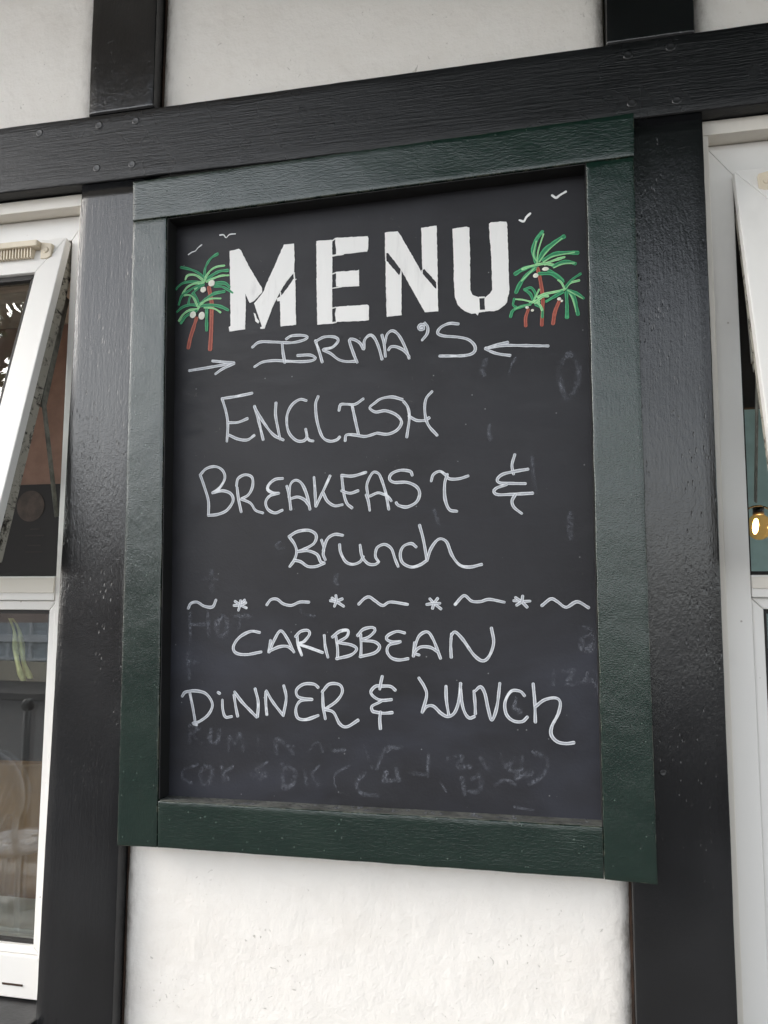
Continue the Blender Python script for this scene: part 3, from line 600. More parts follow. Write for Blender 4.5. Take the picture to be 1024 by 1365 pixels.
PALMS = {
 'left': ([('t',5.9,[(92.7,785.8),(87.1,767.4),(83.1,753.6),(80.6,739.7)]),
   ('t',6.4,[(112.1,833.8),(117.2,809.8),(117.8,791.0),(117.9,762.9),(117.0,735.0)]),
   ('d',3.7,[(104.3,846.3),(105.0,865.2),(113.2,880.0),(125.2,887.2)]),
   ('l',3.2,[(105.4,850.9),(113.7,860.9),(123.4,866.0),(136.8,867.2)]),
   ('d',4.2,[(109.2,848.2),(121.2,855.5),(130.9,858.7),(143.1,858.8)]),
   ('l',3.2,[(108.1,843.6),(121.4,848.4),(132.4,851.0),(144.5,850.7)]),
   ('d',3.5,[(102.9,851.1),(91.5,860.4),(78.9,866.3),(63.8,870.7)]),
   ('l',3.5,[(101.9,846.5),(90.5,855.1),(80.5,857.3),(74.3,855.5),(72.0,850.2)]),
   ('d',3.9,[(102.0,842.9),(84.6,845.6),(69.7,844.9),(61.1,840.4),(57.0,835.9)]),
   ('l',3.2,[(103.2,842.8),(87.2,842.2),(75.0,836.8),(67.8,826.7)]),
   ('d',3.9,[(103.3,839.2),(89.8,836.8),(77.6,830.7),(66.7,823.2),(62.2,810.5)]),
   ('d',3.9,[(99.7,837.2),(87.6,828.7),(80.5,819.8),(78.4,808.1)]),
   ('d',4.7,[(121.7,840.1),(132.7,839.6),(140.0,837.8),(146.3,832.2)]),
   ('d',4.2,[(121.8,835.3),(134.1,833.2),(144.0,827.6),(151.4,822.3)]),
   ('l',3.0,[(104.4,843.9),(107.8,853.1),(111.4,857.5)]),
   ('l',3.0,[(103.2,842.8),(95.9,839.9),(88.7,833.3)]),
   ('d',4.4,[(99.3,808.8),(110.1,817.4),(122.2,823.5),(138.0,825.1)]),
   ('l',3.2,[(99.3,808.8),(110.2,813.9),(120.0,815.5),(132.2,814.5)]),
   ('d',4.9,[(98.2,805.4),(117.8,805.0),(132.5,801.6),(144.8,795.2)]),
   ('l',2.9,[(105.7,801.7),(118.0,800.3),(125.4,797.4),(132.8,792.2)]),
   ('d',4.4,[(95.7,806.7),(80.9,807.9),(68.6,805.3),(60.1,798.8)]),
   ('l',3.5,[(94.7,799.8),(81.1,799.6),(70.2,793.3),(63.6,783.7)]),
   ('d',4.9,[(92.3,797.6),(81.3,793.7),(72.9,788.4),(67.4,780.1)]),
   ('l',3.0,[(94.5,804.5),(86.7,819.3),(79.1,824.1),(71.7,824.0)]),
   ('d',3.9,[(96.9,807.8),(91.6,818.9),(86.4,826.4)]),
   ('d',4.9,[(109.4,801.0),(109.8,786.9),(110.5,765.7)]),
   ('l',3.0,[(97.0,803.8),(92.3,797.6),(86.2,794.5)]),
   ('l',2.7,[(98.2,806.6),(103.0,809.7),(106.6,813.0)])],
  [((116.8,840.0),5.4,5.2),((103.1,830.7),4.7,4.7),((87.1,791.6),5.2,5.4),((101.9,788.9),5.4,6.4)]),
 'right': ([('t',4.9,[(615.2,820.5),(619.3,797.5),(621.5,771.5),(619.5,737.5)]),
   ('t',4.5,[(601.0,761.3),(597.3,749.8),(597.2,738.0)]),
   ('t',4.8,[(644.8,771.8),(638.1,755.3),(635.1,738.5)]),
   ('d',5.5,[(613.3,830.4),(609.4,846.0),(613.8,863.0),(622.2,874.2)]),
   ('d',5.5,[(617.4,832.2),(625.8,846.6),(638.2,856.3),(652.2,864.3)]),
   ('d',5.3,[(623.5,831.6),(635.9,839.2),(654.2,840.1),(670.7,838.6)]),
   ('d',4.9,[(637.6,821.7),(647.8,826.9),(657.9,826.8),(666.9,823.0)]),
   ('d',4.9,[(613.2,823.9),(602.9,823.7),(592.5,820.3),(583.6,815.2)]),
   ('d',4.9,[(611.1,820.8),(599.6,812.1),(590.2,799.9),(584.3,787.8)]),
   ('d',4.9,[(617.1,812.7),(633.4,811.3),(641.4,806.3),(649.3,798.2)]),
   ('d',3.7,[(629.4,817.1),(639.4,810.8),(649.4,800.3)]),
   ('l',4.1,[(625.5,826.1),(637.8,830.4),(652.0,833.8)]),
   ('l',4.1,[(613.2,826.1),(625.5,826.7),(636.6,823.6)]),
   ('l',1.8,[(614.3,829.2),(616.6,847.5),(624.2,870.7)]),
   ('l',1.8,[(617.4,830.0),(628.8,844.2),(649.5,861.7)]),
   ('l',1.8,[(623.5,829.5),(637.9,836.4),(666.3,839.6)]),
   ('l',3.3,[(613.2,825.6),(605.0,824.6),(593.6,821.3)]),
   ('l',1.8,[(611.5,821.9),(602.8,814.0),(592.3,804.0)]),
   ('l',1.8,[(614.3,829.9),(609.7,841.6),(613.7,860.8)]),
   ('l',1.8,[(637.6,819.6),(649.8,823.9),(665.9,824.0)]),
   ('l',3.2,[(652.1,787.2),(659.3,795.2),(671.8,798.0)]),
   ('d',3.6,[(652.2,788.3),(661.4,799.3),(674.0,807.4)]),
   ('d',3.6,[(655.1,785.9),(667.1,780.7),(677.3,771.8)]),
   ('d',4.0,[(657.1,783.6),(664.9,774.5),(669.4,748.7)]),
   ('d',4.8,[(654.1,781.7),(654.7,764.7),(654.4,745.6)]),
   ('l',3.6,[(651.1,786.3),(639.0,784.0),(624.7,782.0),(614.5,778.5)]),
   ('d',4.0,[(649.0,783.2),(636.8,776.7),(626.6,771.1)]),
   ('l',1.6,[(656.1,784.8),(665.0,778.7),(675.9,771.5)]),
   ('l',1.6,[(657.5,782.5),(662.9,770.4),(667.5,751.0)]),
   ('l',1.6,[(653.4,779.7),(653.7,762.6),(654.0,747.7)]),
   ('l',2.8,[(652.1,787.2),(647.3,797.3),(643.3,800.8)]),
   ('d',3.7,[(608.3,772.5),(604.4,783.6),(596.3,790.7)]),
   ('d',3.7,[(596.3,790.7),(605.5,792.8),(611.5,783.0),(609.3,772.5)]),
   ('l',2.4,[(606.2,771.6),(594.0,775.8),(581.7,777.9)]),
   ('d',3.7,[(581.7,777.9),(579.9,769.4),(584.0,765.8)]),
   ('d',4.1,[(604.1,768.6),(589.7,765.4),(579.4,760.8),(576.2,752.4)]),
   ('l',3.3,[(610.3,770.2),(620.6,778.0),(628.7,778.4)]),
   ('d',4.5,[(612.3,767.9),(620.3,760.9),(620.5,749.1)]),
   ('l',2.9,[(612.4,771.1),(617.4,766.5),(620.3,758.8)]),
   ('l',2.4,[(608.3,771.5),(612.5,780.8),(616.7,789.1)]),
   ('l',3.3,[(604.2,770.7),(612.4,772.2),(616.4,770.8)]),
   ('l',1.8,[(604.1,767.5),(591.8,766.3),(581.5,762.8)])],
  [((626.0,818.4),4.7,2.8),((612.3,809.9),3.9,3.3),((644.2,773.1),2.8,2.4),((647.8,769.9),1.8,1.8),((599.6,764.0),2.5,2.0),((606.9,759.3),2.2,2.0)]),
}
BIRDS = [(2.0,[(75.7,890.6),(81.8,894.1),(87.4,895.5),(90.8,899.5),(97.6,904.6)]),
 (2.2,[(128.0,917.5),(134.2,917.4),(138.5,912.2),(144.0,916.9),(153.7,917.1)]),
 (3.1,[(637.0,927.4),(642.5,923.1),(647.6,926.3),(656.3,930.8)]),
 (3.3,[(590.9,894.8),(596.6,892.5),(600.2,898.3),(605.7,903.2)])]

# ------------------------------------------------------------------ ground and street
g = tag(obj('road', box(-300, 300, -300, -3.2, -.20, -.12, 0, None, 0), 'asphalt'), kind='structure')
tag(obj('pavement', box(-60, 60, -3.0, .02, -.19, 0, 0, None, 0), 'paving'), kind='structure')
tag(obj('kerb', box(-60, 60, -3.19, -3.0, -.19, .004, .01, None, 0), 'kerb_stone'), kind='structure')
tag(obj('far_pavement', box(-60, 60, -16, -11.2, -.118, 0, .01, None, 0), 'paving'), kind='structure')

# ------------------------------------------------------------------ timbered wall
wall = empty('timbered_wall', (.36, .1, 0), 'cream plaster wall crossed by black painted timbers', 'wall')
TY = .022
def upright(xa0, xa1, xb0, xb1, z0, z1, seed, y0=TY):
    L = z1-z0
    return beam('timber_post', L, xb0-xa0, .18,
                lambda s, w, d: (w, y0+d, z0+Z0+s), 'black_paint_upright', wall, seed=seed,
                wedge=lambda s, w: lerp(lerp(xa0, xa1, s/L), lerp(xb0, xb1, s/L), w/(xb0-xa0)))
upright(-.134, -.1132, -.0020, -.0015, -Z0, 1.0215, 1)
upright(.7220, .7205, .8400, .8418, -Z0, 1.0215, 2)
upright(-.1068, -.1125, .0095, .0065, 1.1415, 1.75, 3)
upright(.7170, .7215, .8365, .8385, 1.1395, 1.75, 4)
upright(-1.08, -1.08, -.96, -.96, -Z0, 1.0215, 5)
upright(1.70, 1.70, 1.82, 1.82, -Z0, 1.0215, 6)
RL = 3.1
rail = beam('timber_rail', RL, .1165, .179, lambda s, w, d: (-1.15+s, TY-.0025+d, 1.0232+Z0+w + .0012*math.sin(s*3)), 'black_paint_level', wall, seed=9, n=200, r=.0025)
def disc(x, z, y, r, h, parent, name='nail', mat='nail_paint', ring=True):
    bm = bmesh.new(); prev = None
    for rr, hh in ((r*1.1, -.001), (r, h*.55), (r*.86, h), (r*.62, h*.72), (.0002, h*.6)):
        cur = [bm.verts.new((x+rr*math.cos(a*math.pi/8), y-hh, z+Z0+rr*math.sin(a*math.pi/8))) for a in range(16)]
        if prev:
            for k in range(16): bm.faces.new((prev[k], prev[(k+1) % 16], cur[(k+1) % 16], cur[k]))
        prev = cur
    bm.faces.new(prev)
    bmesh.ops.recalc_face_normals(bm, faces=bm.faces)
    return obj(name, bm, mat, parent, True)
for x, z in ((-.0854, 1.1213), (-.0193, 1.1204), (-.086, 1.0475), (-.0229, 1.0465), (-.1952, 1.1222), (.7456, 1.1185), (.8087, 1.042), (.749, 1.046), (.803, 1.122)):
    disc(x, z, TY-.0025, .0062, .0009, rail)
for po, x, z, r in ((1, .7626, .1329, .0042),):
    disc(x, z, TY, r, .0014, [c for c in wall.children if c.name.startswith('timber_post')][1])

def plaster_panel(x0, x1, z0, z1, y=.044, back=.19, n=None):
    """trowelled infill: a gently uneven sheet whose margins curl back at the timbers"""
    nx = n or max(12, int((x1-x0)/.012)); nz = max(12, int((z1-z0)/.012)); bm = bmesh.new(); rows = []; lay = bm.verts.layers.float.new('margin')
    for j in range(nz+1):
        row = []
        for i in range(nx+1):
            x = lerp(x0, x1, i/nx); z = lerp(z0, z1, j/nz)
            e = min(x-x0, x1-x, z-z0, z1-z)
            d = .0016*noise.noise(Vector((x*5, z*5, 3))) + .0007*noise.noise(Vector((x*22, z*22, 8)))
            curl = .006*math.exp(-e/.006) if e < .04 else 0
            jx = 0
            if i in (0, nx): jx = (1 if i == 0 else -1)*.0022*abs(noise.noise(Vector((z*38, x, 1))))
            vv = bm.verts.new((x+jx, y+d+curl, z+Z0)); vv[lay] = math.exp(-min(x-x0, x1-x)/.010); row.append(vv)
        rows.append(row)
    for j in range(nz):
        for i in range(nx): bm.faces.new((rows[j][i], rows[j][i+1], rows[j+1][i+1], rows[j+1][i]))
    ed = [e for e in bm.edges if e.is_boundary]
    r = bmesh.ops.extrude_edge_only(bm, edges=ed)
    for v in [q for q in r['geom'] if isinstance(q, bmesh.types.BMVert)]: v.co.y = back
    bmesh.ops.recalc_face_normals(bm, faces=bm.faces)
    return obj('plaster_panel', bm, 'plaster_paint', wall, True)
plaster_panel(.0005, .7185, -.62, 1.0205)
plaster_panel(.0125, .7145, 1.141, 1.75)
plaster_panel(-1.15, -.1145, 1.1425, 1.75)
plaster_panel(.8405, 1.95, 1.141, 1.75)
plaster_panel(-.955, -.137, -Z0, -.315)
plaster_panel(.845, 1.695, -Z0, -.315)
plaster_panel(.0005, .7185, -Z0, -.63)
obj('wall_backing', box(.0005, .7185, .1905, .2005, -Z0, 1.0205), 'gap_brown', wall)
# brown shrinkage gap beside the timbers
for x0, x1, z0, z1 in ((-.0012, .0022, -.6, .0), (.0100, .0135, 1.142, 1.74), (.7180, .7212, -.6, .0)):
    obj('joint_filler', box(x0, x1, .049, .075, z0, z1), 'gap_brown', wall)
obj('eaves', box(-3.2, -.802, -.62, .40, 1.76, 1.90, .004), 'ceiling_paint', wall)
obj('shade_overhang', box(-.80, 4.2, -1.02, .40, 1.76, 1.90, .004), 'ceiling_paint', wall)  # unseen deeper overhang, shaped to darken reflections in the upper post and rail

# ------------------------------------------------------------------ menu board
board = empty('menu_board', (.37, .01, Z0), 'chalkboard menu in a dark green frame with MENU painted on top', 'menu board')
PY = .030
pb = prism([(.030, .030), (.712, .030), (.712, .985), (.022, .975)], PY, .036)
panel = obj('slate_panel', pb, 'chalkboard_paint', board)
def framer(name, quad, seed, horiz):
    """one painted board of the frame, its outline given as (x, z) corners: lower left, lower right, upper right, upper left"""
    bm = bmesh.new(); (ax, az), (bx, bz), (cx, cz), (dx, dz) = quad
    n, m = (120, 10) if horiz else (12, 140)
    rows = []; lay = bm.verts.layers.float.new('edge')
    r = .0013
    us = [0, r*.35, r, *[r+(i+1)*(1-2*r)/(n) for i in range(n-1)], 1-r, 1-r*.35, 1]
    if horiz: wlen, hlen = math.hypot(bx-ax, bz-az), math.hypot(dx-ax, dz-az)
    else: wlen, hlen = math.hypot(bx-ax, bz-az), math.hypot(dx-ax, dz-az)
    def pars(L, k):
        e = r/L
        return [0, e*.3, e] + [e+(i+1)*(1-2*e)/k for i in range(k-1)] + [1-e, 1-e*.3, 1]
    U, V = pars(wlen, n), pars(hlen, m)
    def drop(t, L):
        d = min(t, 1-t)*L
        return 0 if d >= r else r-math.sqrt(max(0, r*r-(r-d)**2))
    for v in V:
        row = []
        for u in U:
            x = lerp(lerp(ax, bx, u), lerp(dx, cx, u), v); z = lerp(lerp(az, bz, u), lerp(dz, cz, u), v)
            y = drop(u, wlen)*.8+drop(v, hlen)*.8 + .0004*noise.noise(Vector((x*22, z*22, seed))) + .00008*noise.noise(Vector((x*110, z*110, seed)))
            jx = .0007*noise.noise(Vector((x*25, z*25, seed+5))); jz = .0007*noise.noise(Vector((x*25, z*25, seed+9)))
            vv = bm.verts.new((x+jx, y, z+Z0+jz)); vv[lay] = 1.0 if min(u, 1-u)*wlen < r*.9 or min(v, 1-v)*hlen < r*.9 else 0.0; row.append(vv)
        rows.append(row)
    for j in range(len(V)-1):
        for i in range(len(U)-1): bm.faces.new((rows[j][i], rows[j][i+1], rows[j+1][i+1], rows[j+1][i]))
    ed = [e for e in bm.edges if e.is_boundary]
    rr = bmesh.ops.extrude_edge_only(bm, edges=ed)
    for q in rr['geom']:
        if isinstance(q, bmesh.types.BMVert): q.co.y = .0214
    bmesh.ops.recalc_face_normals(bm, faces=bm.faces)
    return obj(name, bm, 'green_paint_level' if horiz else 'green_paint_upright', board, True)
framer('frame_rail', [(-.0062, .9402), (.7480, .9572), (.7496, 1.0198), (-.0088, 1.0050)], 1, True)
framer('frame_stile', [(.0084, -.0008), (.0704, .0002), (.0517, .9406), (-.0055, .9392)], 2, False)
framer('frame_stile', [(.6864, .0028), (.7502, .0008), (.7474, .9561), (.6842, .9547)], 3, False)
framer('frame_rail', [(.0714, .0005), (.6856, .0030), (.6854, .0662), (.0702, .0642)], 4, True)
# rebate lining: black paint plus shade in one colour, a dusty ledge below
def lining(quad, mat): return obj('rebate_lining', prism(quad, .0016, PY-.0001), mat, board)
t_ = .0012
lining([(.0522, .9384), (.0522-.0006, .9390), (.6838, .9545), (.6838, .9533)], 'lining_shade_black')
lining([(.0706, .0668), (.0706+t_, .0668), (.0524+t_, .9380), (.0524, .9380)], 'lining_shade_black')
lining([(.6850, .0680), (.6862, .0680), (.6840, .9530), (.6828, .9530)], 'lining_shade_black')
lining([(.0722, .0644), (.6850, .0664), (.6850, .0676), (.0722, .0656)], 'ledge_paint')
# chalk dust lying on the lower ledge
bm = bmesh.new()
for i in range(260):
    x = random.uniform(.073, .683); r = random.uniform(.0008, .0028)*(1.4 if random.random() < .15 else 1)
    bmesh.ops.create_icosphere(bm, subdivisions=1, radius=r, matrix=Matrix.Translation((x, random.uniform(.006, PY-.0005), Z0+lerp(.0656, .0675, (x-.07)/.61)))@Matrix.Diagonal((1.6, 1, .35, 1)))
tag(obj('chalk_dust', bm, 'chalk_residue', panel), kind='stuff')

# ---- strokes
def catmull(P, step=2.0):
    P = [Vector(p) for p in P]
    if len(P) == 2: P = [P[0], (P[0]+P[1])/2, P[1]]
    Q = [P[0]*2-P[1]] + P + [P[-1]*2-P[-2]]; out = []
    for i in range(1, len(Q)-2):
        a, b, c, d = Q[i-1:i+3]; k = max(2, int((c-b).length/step))
        for j in range(k):
            t = j/k
            out.append(.5*((2*b)+(-a+c)*t+(2*a-5*b+4*c-d)*t*t+(-a+3*b-3*c+d)*t**3))
    out.append(P[-1]); return out
RIDGE = (-1, -.72, -.25, .25, .72, 1); HT = (0, 1, .75, .75, 1, 0)
LAYER = [0]
def ribbon(bm, lay, pts, width, lift=.00025, thick=.00010, wob=.16):
    pts = catmull(pts); r = width/2; LAYER[0] += 1; sd_ = LAYER[0]*1.7
    base = lift + (LAYER[0] % 9)*.00004
    d0 = (pts[0]-pts[1]).normalized(); d1 = (pts[-1]-pts[-2]).normalized()
    P = [pts[0]+d0*r*q for q in (.98, .85, .55)] + pts + [pts[-1]+d1*r*q for q in (.55, .85, .98)]
    rings = []; L = len(P)
    for i, p in enumerate(P):
        t = (P[min(i+1, L-1)]-P[max(i-1, 0)]).normalized(); nn = Vector((-t.y, t.x))
        cap = {0: .22, 1: .55, 2: .85, L-1: .22, L-2: .55, L-3: .85}.get(i, 1)
        wd = r*cap*(1+wob*noise.noise(Vector((p.x*.09, p.y*.09, sd_)))*1.6+wob*.5*noise.noise(Vector((p.x*.5, p.y*.5, sd_))))
        ring = []
        for a, h in zip(RIDGE, HT):
            q = p+nn*wd*a
            v = bm.verts.new((q.x/1000, PY-base-thick*h*cap, q.y/1000+Z0)); v[lay] = a if 0 < i < L-1 else 1; ring.append(v)
        rings.append(ring)
    for i in range(L-1):
        for k in range(5): bm.faces.new((rings[i][k], rings[i][k+1], rings[i+1][k+1], rings[i+1][k]))
def strokes(name, lines, width, mat, parent, **kw):
    bm = bmesh.new(); lay = bm.verts.layers.float.new('across')
    for s in lines: ribbon(bm, lay, s, width, **kw)
    bmesh.ops.recalc_face_normals(bm, faces=bm.faces)
    return obj(name, bm, mat, parent, True)
def smooth_blob(name, c, a, b, mat, parent):
    bm = bmesh.new(); lay = bm.verts.layers.float.new('across'); prev = None
    LAYER[0] += 1
    for f, h in ((1, .0002), (.93, .0005), (.5, .00055), (.02, .00055)):
        cur = []
        for k in range(18):
            an = k*math.pi/9; w_ = 1+.08*noise.noise(Vector((math.cos(an)*2, math.sin(an)*2, c[0])))
            v = bm.verts.new(((c[0]+a*f*w_*math.cos(an))/1000, PY-h-.0002, (c[1]+b*f*w_*math.sin(an))/1000+Z0)); v[lay] = f; cur.append(v)
        if prev:
            for k in range(18): bm.faces.new((prev[k], prev[(k+1) % 18], cur[(k+1) % 18], cur[k]))
        prev = cur
    bm.faces.new(prev); bmesh.ops.recalc_face_normals(bm, faces=bm.faces)
    return obj(name, bm, mat, parent, True)
LABEL = {'irmas': "chalk handwriting reading IRMA'S", 'english': 'chalk handwriting reading ENGLISH', 'breakfast': 'chalk handwriting reading BREAKFAST',
 'brunch': 'chalk handwriting reading Brunch', 'caribbean': 'chalk handwriting reading CARIBBEAN', 'dinner': 'chalk handwriting reading DiNNER', 'lunch': 'chalk handwriting reading LUNCh'}
for k_, lines in WORDS.items():
    nm = 'chalk_word' if k_ in LABEL else 'chalk_'+k_.split('_')[0].rstrip('12345')
    o = strokes(nm, lines, 4.0 if not k_.startswith('star') else 3.8, 'chalk_white', board)
    if k_ in LABEL: o['label'] = LABEL[k_]
bm = bmesh.new(); lay = bm.verts.layers.float.new('across')
for s in GHOSTS: ribbon(bm, lay, s, random.uniform(6, 11), lift=.00008, thick=.00005, wob=.3)
bmesh.ops.recalc_face_normals(bm, faces=bm.faces)
tag(obj('rubbed_out_writing', bm, 'chalk_residue', panel, True), 'faint rubbed out remains of earlier chalk writing', None, None, 'stuff')
def letter(polys):
    bm = bmesh.new()
    for n_, poly in enumerate(polys):
        pts = []
        for i, a in enumerate(poly):
            a = Vector(a); b = Vector(poly[(i+1) % len(poly)]); k = max(1, int((b-a).length/3.0))
            for j in range(k):
                q = a.lerp(b, j/k); big = len(polys) > 0 and (b-a).length > 9
                q = q+Vector((noise.noise(Vector((q.x*.5, q.y*.5, 1))), noise.noise(Vector((q.x*.5, q.y*.5, 7)))))*(.75 if big else .2)
                pts.append(q)
        h = .0007+n_*.00006
        f = [bm.verts.new((q.x/1000, PY-h, q.y/1000+Z0)) for q in pts]
        k = [bm.verts.new((q.x/1000, PY-.00005, q.y/1000+Z0)) for q in pts]
        bm.faces.new(f); m = len(pts)
        for i in range(m): bm.faces.new((f[i], k[i], k[(i+1) % m], f[(i+1) % m]))
    bmesh.ops.recalc_face_normals(bm, faces=bm.faces)
    bmesh.ops.triangulate(bm, faces=[f for f in bm.faces if len(f.verts) > 4])
    return bm
for ch, polys in BLOCK_LETTERS.items():
    o = obj('painted_letter', letter(polys), 'white_letter_paint', board); o['label'] = 'white block letter '+ch+' with stencil gaps'
for side, (lines, nuts) in PALMS.items():
    trunks = [l_ for l_ in lines if l_[0] == 't']
    bm = bmesh.new(); lay = bm.verts.layers.float.new('across')
    for _, wd, p in trunks: ribbon(bm, lay, p, wd, wob=.14)
    bmesh.ops.recalc_face_normals(bm, faces=bm.faces)
    palm = obj('palm_drawing', bm, 'trunk_red', board, True)
    palm['label'] = 'two drawn coconut palms before the letter M' if side == 'left' else 'three drawn coconut palms after the letter U'
    for i, (c, wd, p) in enumerate(l_ for l_ in lines if l_[0] != 't'):
        strokes('frond', [p], wd, 'frond_dark' if c == 'd' else 'frond_light', palm, lift=.0004+i*.00002, wob=.28)
    for c, a, b in nuts:
        o = smooth_blob('coconut', c, a, b, 'coconut_white', palm); o.location.y -= .0012
for wd, p in BIRDS:
    strokes('bird_drawing', [p], wd, 'letter_white', board, wob=.35)

# ------------------------------------------------------------------ windows
def ring_frame(x0, x1, z0, z1, wx0, wx1, wz0, wz1, y0, y1, bev=.0015, gap=.0002):
    """four mitred members: outer rectangle x0..x1, z0..z1; member widths left, right, bottom, top"""
    bm = bmesh.new(); a, b, c, d = x0+wx0, x1-wx1, z0+wz0, z1-wz1; g_ = gap
    prism([(x0, z0+g_), (a, c+g_), (a, d-g_), (x0, z1-g_)], y0, y1, bev, bm)
    prism([(x1, z0+g_), (x1, z1-g_), (b, d-g_), (b, c+g_)], y0, y1, bev, bm)
    prism([(x0+g_, z0), (x1-g_, z0), (b-g_, c), (a+g_, c)], y0, y1, bev, bm)
    prism([(x0+g_, z1), (a+g_, d), (b-g_, d), (x1-g_, z1)], y0, y1, bev, bm)
    return bm
def rotx(bm, hz, hy, ang):
    bmesh.ops.rotate(bm, verts=bm.verts, cent=(0, hy, hz+Z0), matrix=Matrix.Rotation(ang, 3, 'X')); return bm
def make_window(label, side, xo0, xo1, jamb, hinge, ang, transom, glassx, low, bottom, sash_w, vent_x):
    # side: -1 post on the window's right (window lies left of the board), +1 post on its left
    w = empty('casement_window', ((xo0+xo1)/2, .09, Z0-.27), label, 'window', 'casement windows flanking the menu board')
    # outer rebate frame: a jamb that follows the post, and a head
    j = jamb['outer']
    obj('outer_jamb', prism(j, .046, .14, .001), 'frame_cream', w)
    hx0, hx1 = (xo0, j[2][0]) if side < 0 else (j[3][0], xo1)
    obj('outer_head', prism([(hx0, 1.0005), (hx1, 1.0005), (hx1, 1.0212), (hx0, 1.0212)], .0455, .14, .001), 'frame_cream', w)
    # main frame
    fr = ring_frame(xo0, xo1, bottom, .9995, *( (.03, jamb['w'], low-bottom, .9995-hinge) if side < 0 else (jamb['w'], .03, low-bottom, .9995-hinge)), .075, .145, .0015)
    obj('frame', fr, 'frame_white', w)
    a, b = (xo0+.0305, xo1-jamb['w']-.0005) if side < 0 else (xo0+jamb['w']+.0005, xo1-.0305)
    obj('transom', box(a, b, .0735, .144, transom[0], transom[1], .0015), 'frame_white', w)
    lip = obj('transom_lip', box(a, b, .0705, .0733, transom[0]+.012, transom[1]-.003, .0008), 'frame_cream', w)
    # lower light: mitred glazing bead, gasket, pane
    bead = ring_frame(a, b, low+.0005, transom[0]-.0005, glassx, glassx, .012, .015, .082, .10, .002)
    obj('glazing_bead', bead, 'frame_white', w)
    ga, gb, gc, gd = a+glassx, b-glassx, low+.0125, transom[0]-.0155
    obj('gasket', ring_frame(ga+.0003, gb-.0003, gc+.0003, gd-.0003, .0045, .0045, .004, .006, .090, .0995, 0), 'gasket_rubber', w)
    bm = box(ga+.001, gb-.001, .1005, .1045, gc+.001, gd-.001)
    box(ga+.001, gb-.001, .1205, .1245, gc+.001, gd-.001, 0, bm); obj('pane', bm, 'window_glass', w)
    # rubber seal lining the opening of the top light
    seal = ring_frame(a+.0004, b-.0004, transom[1]+.0005, hinge-.0006, *((.004, .004) if side < 0 else (.009, .004)), .006, .004, .118, .160, 0)
    obj('seal', seal, 'gasket_rubber', w)
    # top-hung sash, swung outwards
    sx0, sx1 = (a+.001, b-.0012) if side < 0 else (a-.002, b-.001)
    sz0, sz1 = transom[1]+.002, hinge-.0012
    hy = .064
    s = obj('sash', rotx(ring_frame(sx0, sx1, sz0, sz1, sash_w, sash_w, .060, .066, .062, .078, .0018), hinge, hy, ang), 'frame_white', w)
    obj('sash_body', rotx(ring_frame(sx0+.003, sx1-.003, sz0+.003, sz1-.003, sash_w-.010, sash_w-.010, .052, .058, .0805, .100, .001), hinge, hy, ang), 'grimy_plastic', s)
    obj('sash_seal', rotx(ring_frame(sx0+.005, sx1-.005, sz0+.005, sz1-.005, .03, .03, .03, .03, .0782, .0803, 0), hinge, hy, ang), 'gasket_rubber', s)
    gx0, gx1, gz0, gz1 = sx0+sash_w, sx1-sash_w, sz0+.060, sz1-.066
    obj('glazing_bead', rotx(ring_frame(gx0+.0003, gx1-.0003, gz0+.0003, gz1-.0003, .010, .010, .010, .010, .068, .0775, .002), hinge, hy, ang), 'gasket_rubber' if side < 0 else 'frame_cream', s)
    bm = box(gx0+.006, gx1-.006, .0795, .0825, gz0+.006, gz1-.006)
    box(gx0+.012, gx1-.012, .0945, .0975, gz0+.012, gz1-.012, 0, bm); obj('pane', rotx(bm, hinge, hy, ang), 'window_glass', s)
    # trickle vent over the joint
    v0, v1 = vent_x
    vz0, vz1 = hinge-.040, hinge-.0105
    vent = obj('trickle_vent', prism([(v0, vz0+.019), (v1, vz0+.019), (v1, vz1), (v0, vz1)], .038, .061, .002), 'vent_plastic', w)
    bm = bmesh.new(); x = v0+.003
    while x < v1-.012:
        box(x, x+.0022, .043, .0605, vz0+.002, vz0+.0188, 0, bm); x += .0056
    obj('vent_slats', bm, 'vent_plastic', vent)
    obj('vent_back', box(v0+.001, v1-.010, .0585, .0608, vz0+.001, vz0+.0186), 'gasket_rubber', vent)
    e = 1 if side < 0 else -1
    ex = v1 if side < 0 else v0
    q = [(ex+e*.0003, vz0), (ex+e*.012, vz0), (ex+e*.020, vz0+.004), (ex+e*.020, vz1-.004), (ex+e*.0003, vz1)]
    obj('vent_end', prism(q if e > 0 else list(reversed(q)), .049, .061, .0015), 'vent_plastic', vent)
    disc(ex+e*.010, (vz0+vz1)/2, .049, .005, .002, vent, 'vent_screw', 'vent_plastic')
    # folding stay
    xs = (b-.010) if side < 0 else (a+.012)
    def bar(p, q, wd=.009):
        p, q = Vector(p), Vector(q); bm_ = bmesh.new(); d = (q-p).normalized(); n_ = Vector((0, -d.z, d.y))*wd/2; t_ = Vector((.0013, 0, 0))
        vs_ = [bm_.verts.new(r_+sn*n_+st*t_) for r_ in (p, q) for sn, st in ((-1, -1), (1, -1), (1, 1), (-1, 1))]
        for f in ((0, 1, 2, 3), (7, 6, 5, 4), (0, 4, 5, 1), (1, 5, 6, 2), (2, 6, 7, 3), (3, 7, 4, 0)): bm_.faces.new([vs_[i] for i in f])
        bmesh.ops.recalc_face_normals(bm_, faces=bm_.faces); bevel(bm_, .0006, 1)
        return bm_
    st = obj('stay_arm', bar((xs, .085, .486+Z0), (xs, .034, .672+Z0), .010), 'stay_metal', w)
    obj('stay_arm', bar((xs-.003, .038, .658+Z0), (xs-.003, .088, .862+Z0), .013), 'stay_metal', w)
    sl_ = math.tan(-ang) if ang < 0 else math.tan(ang)
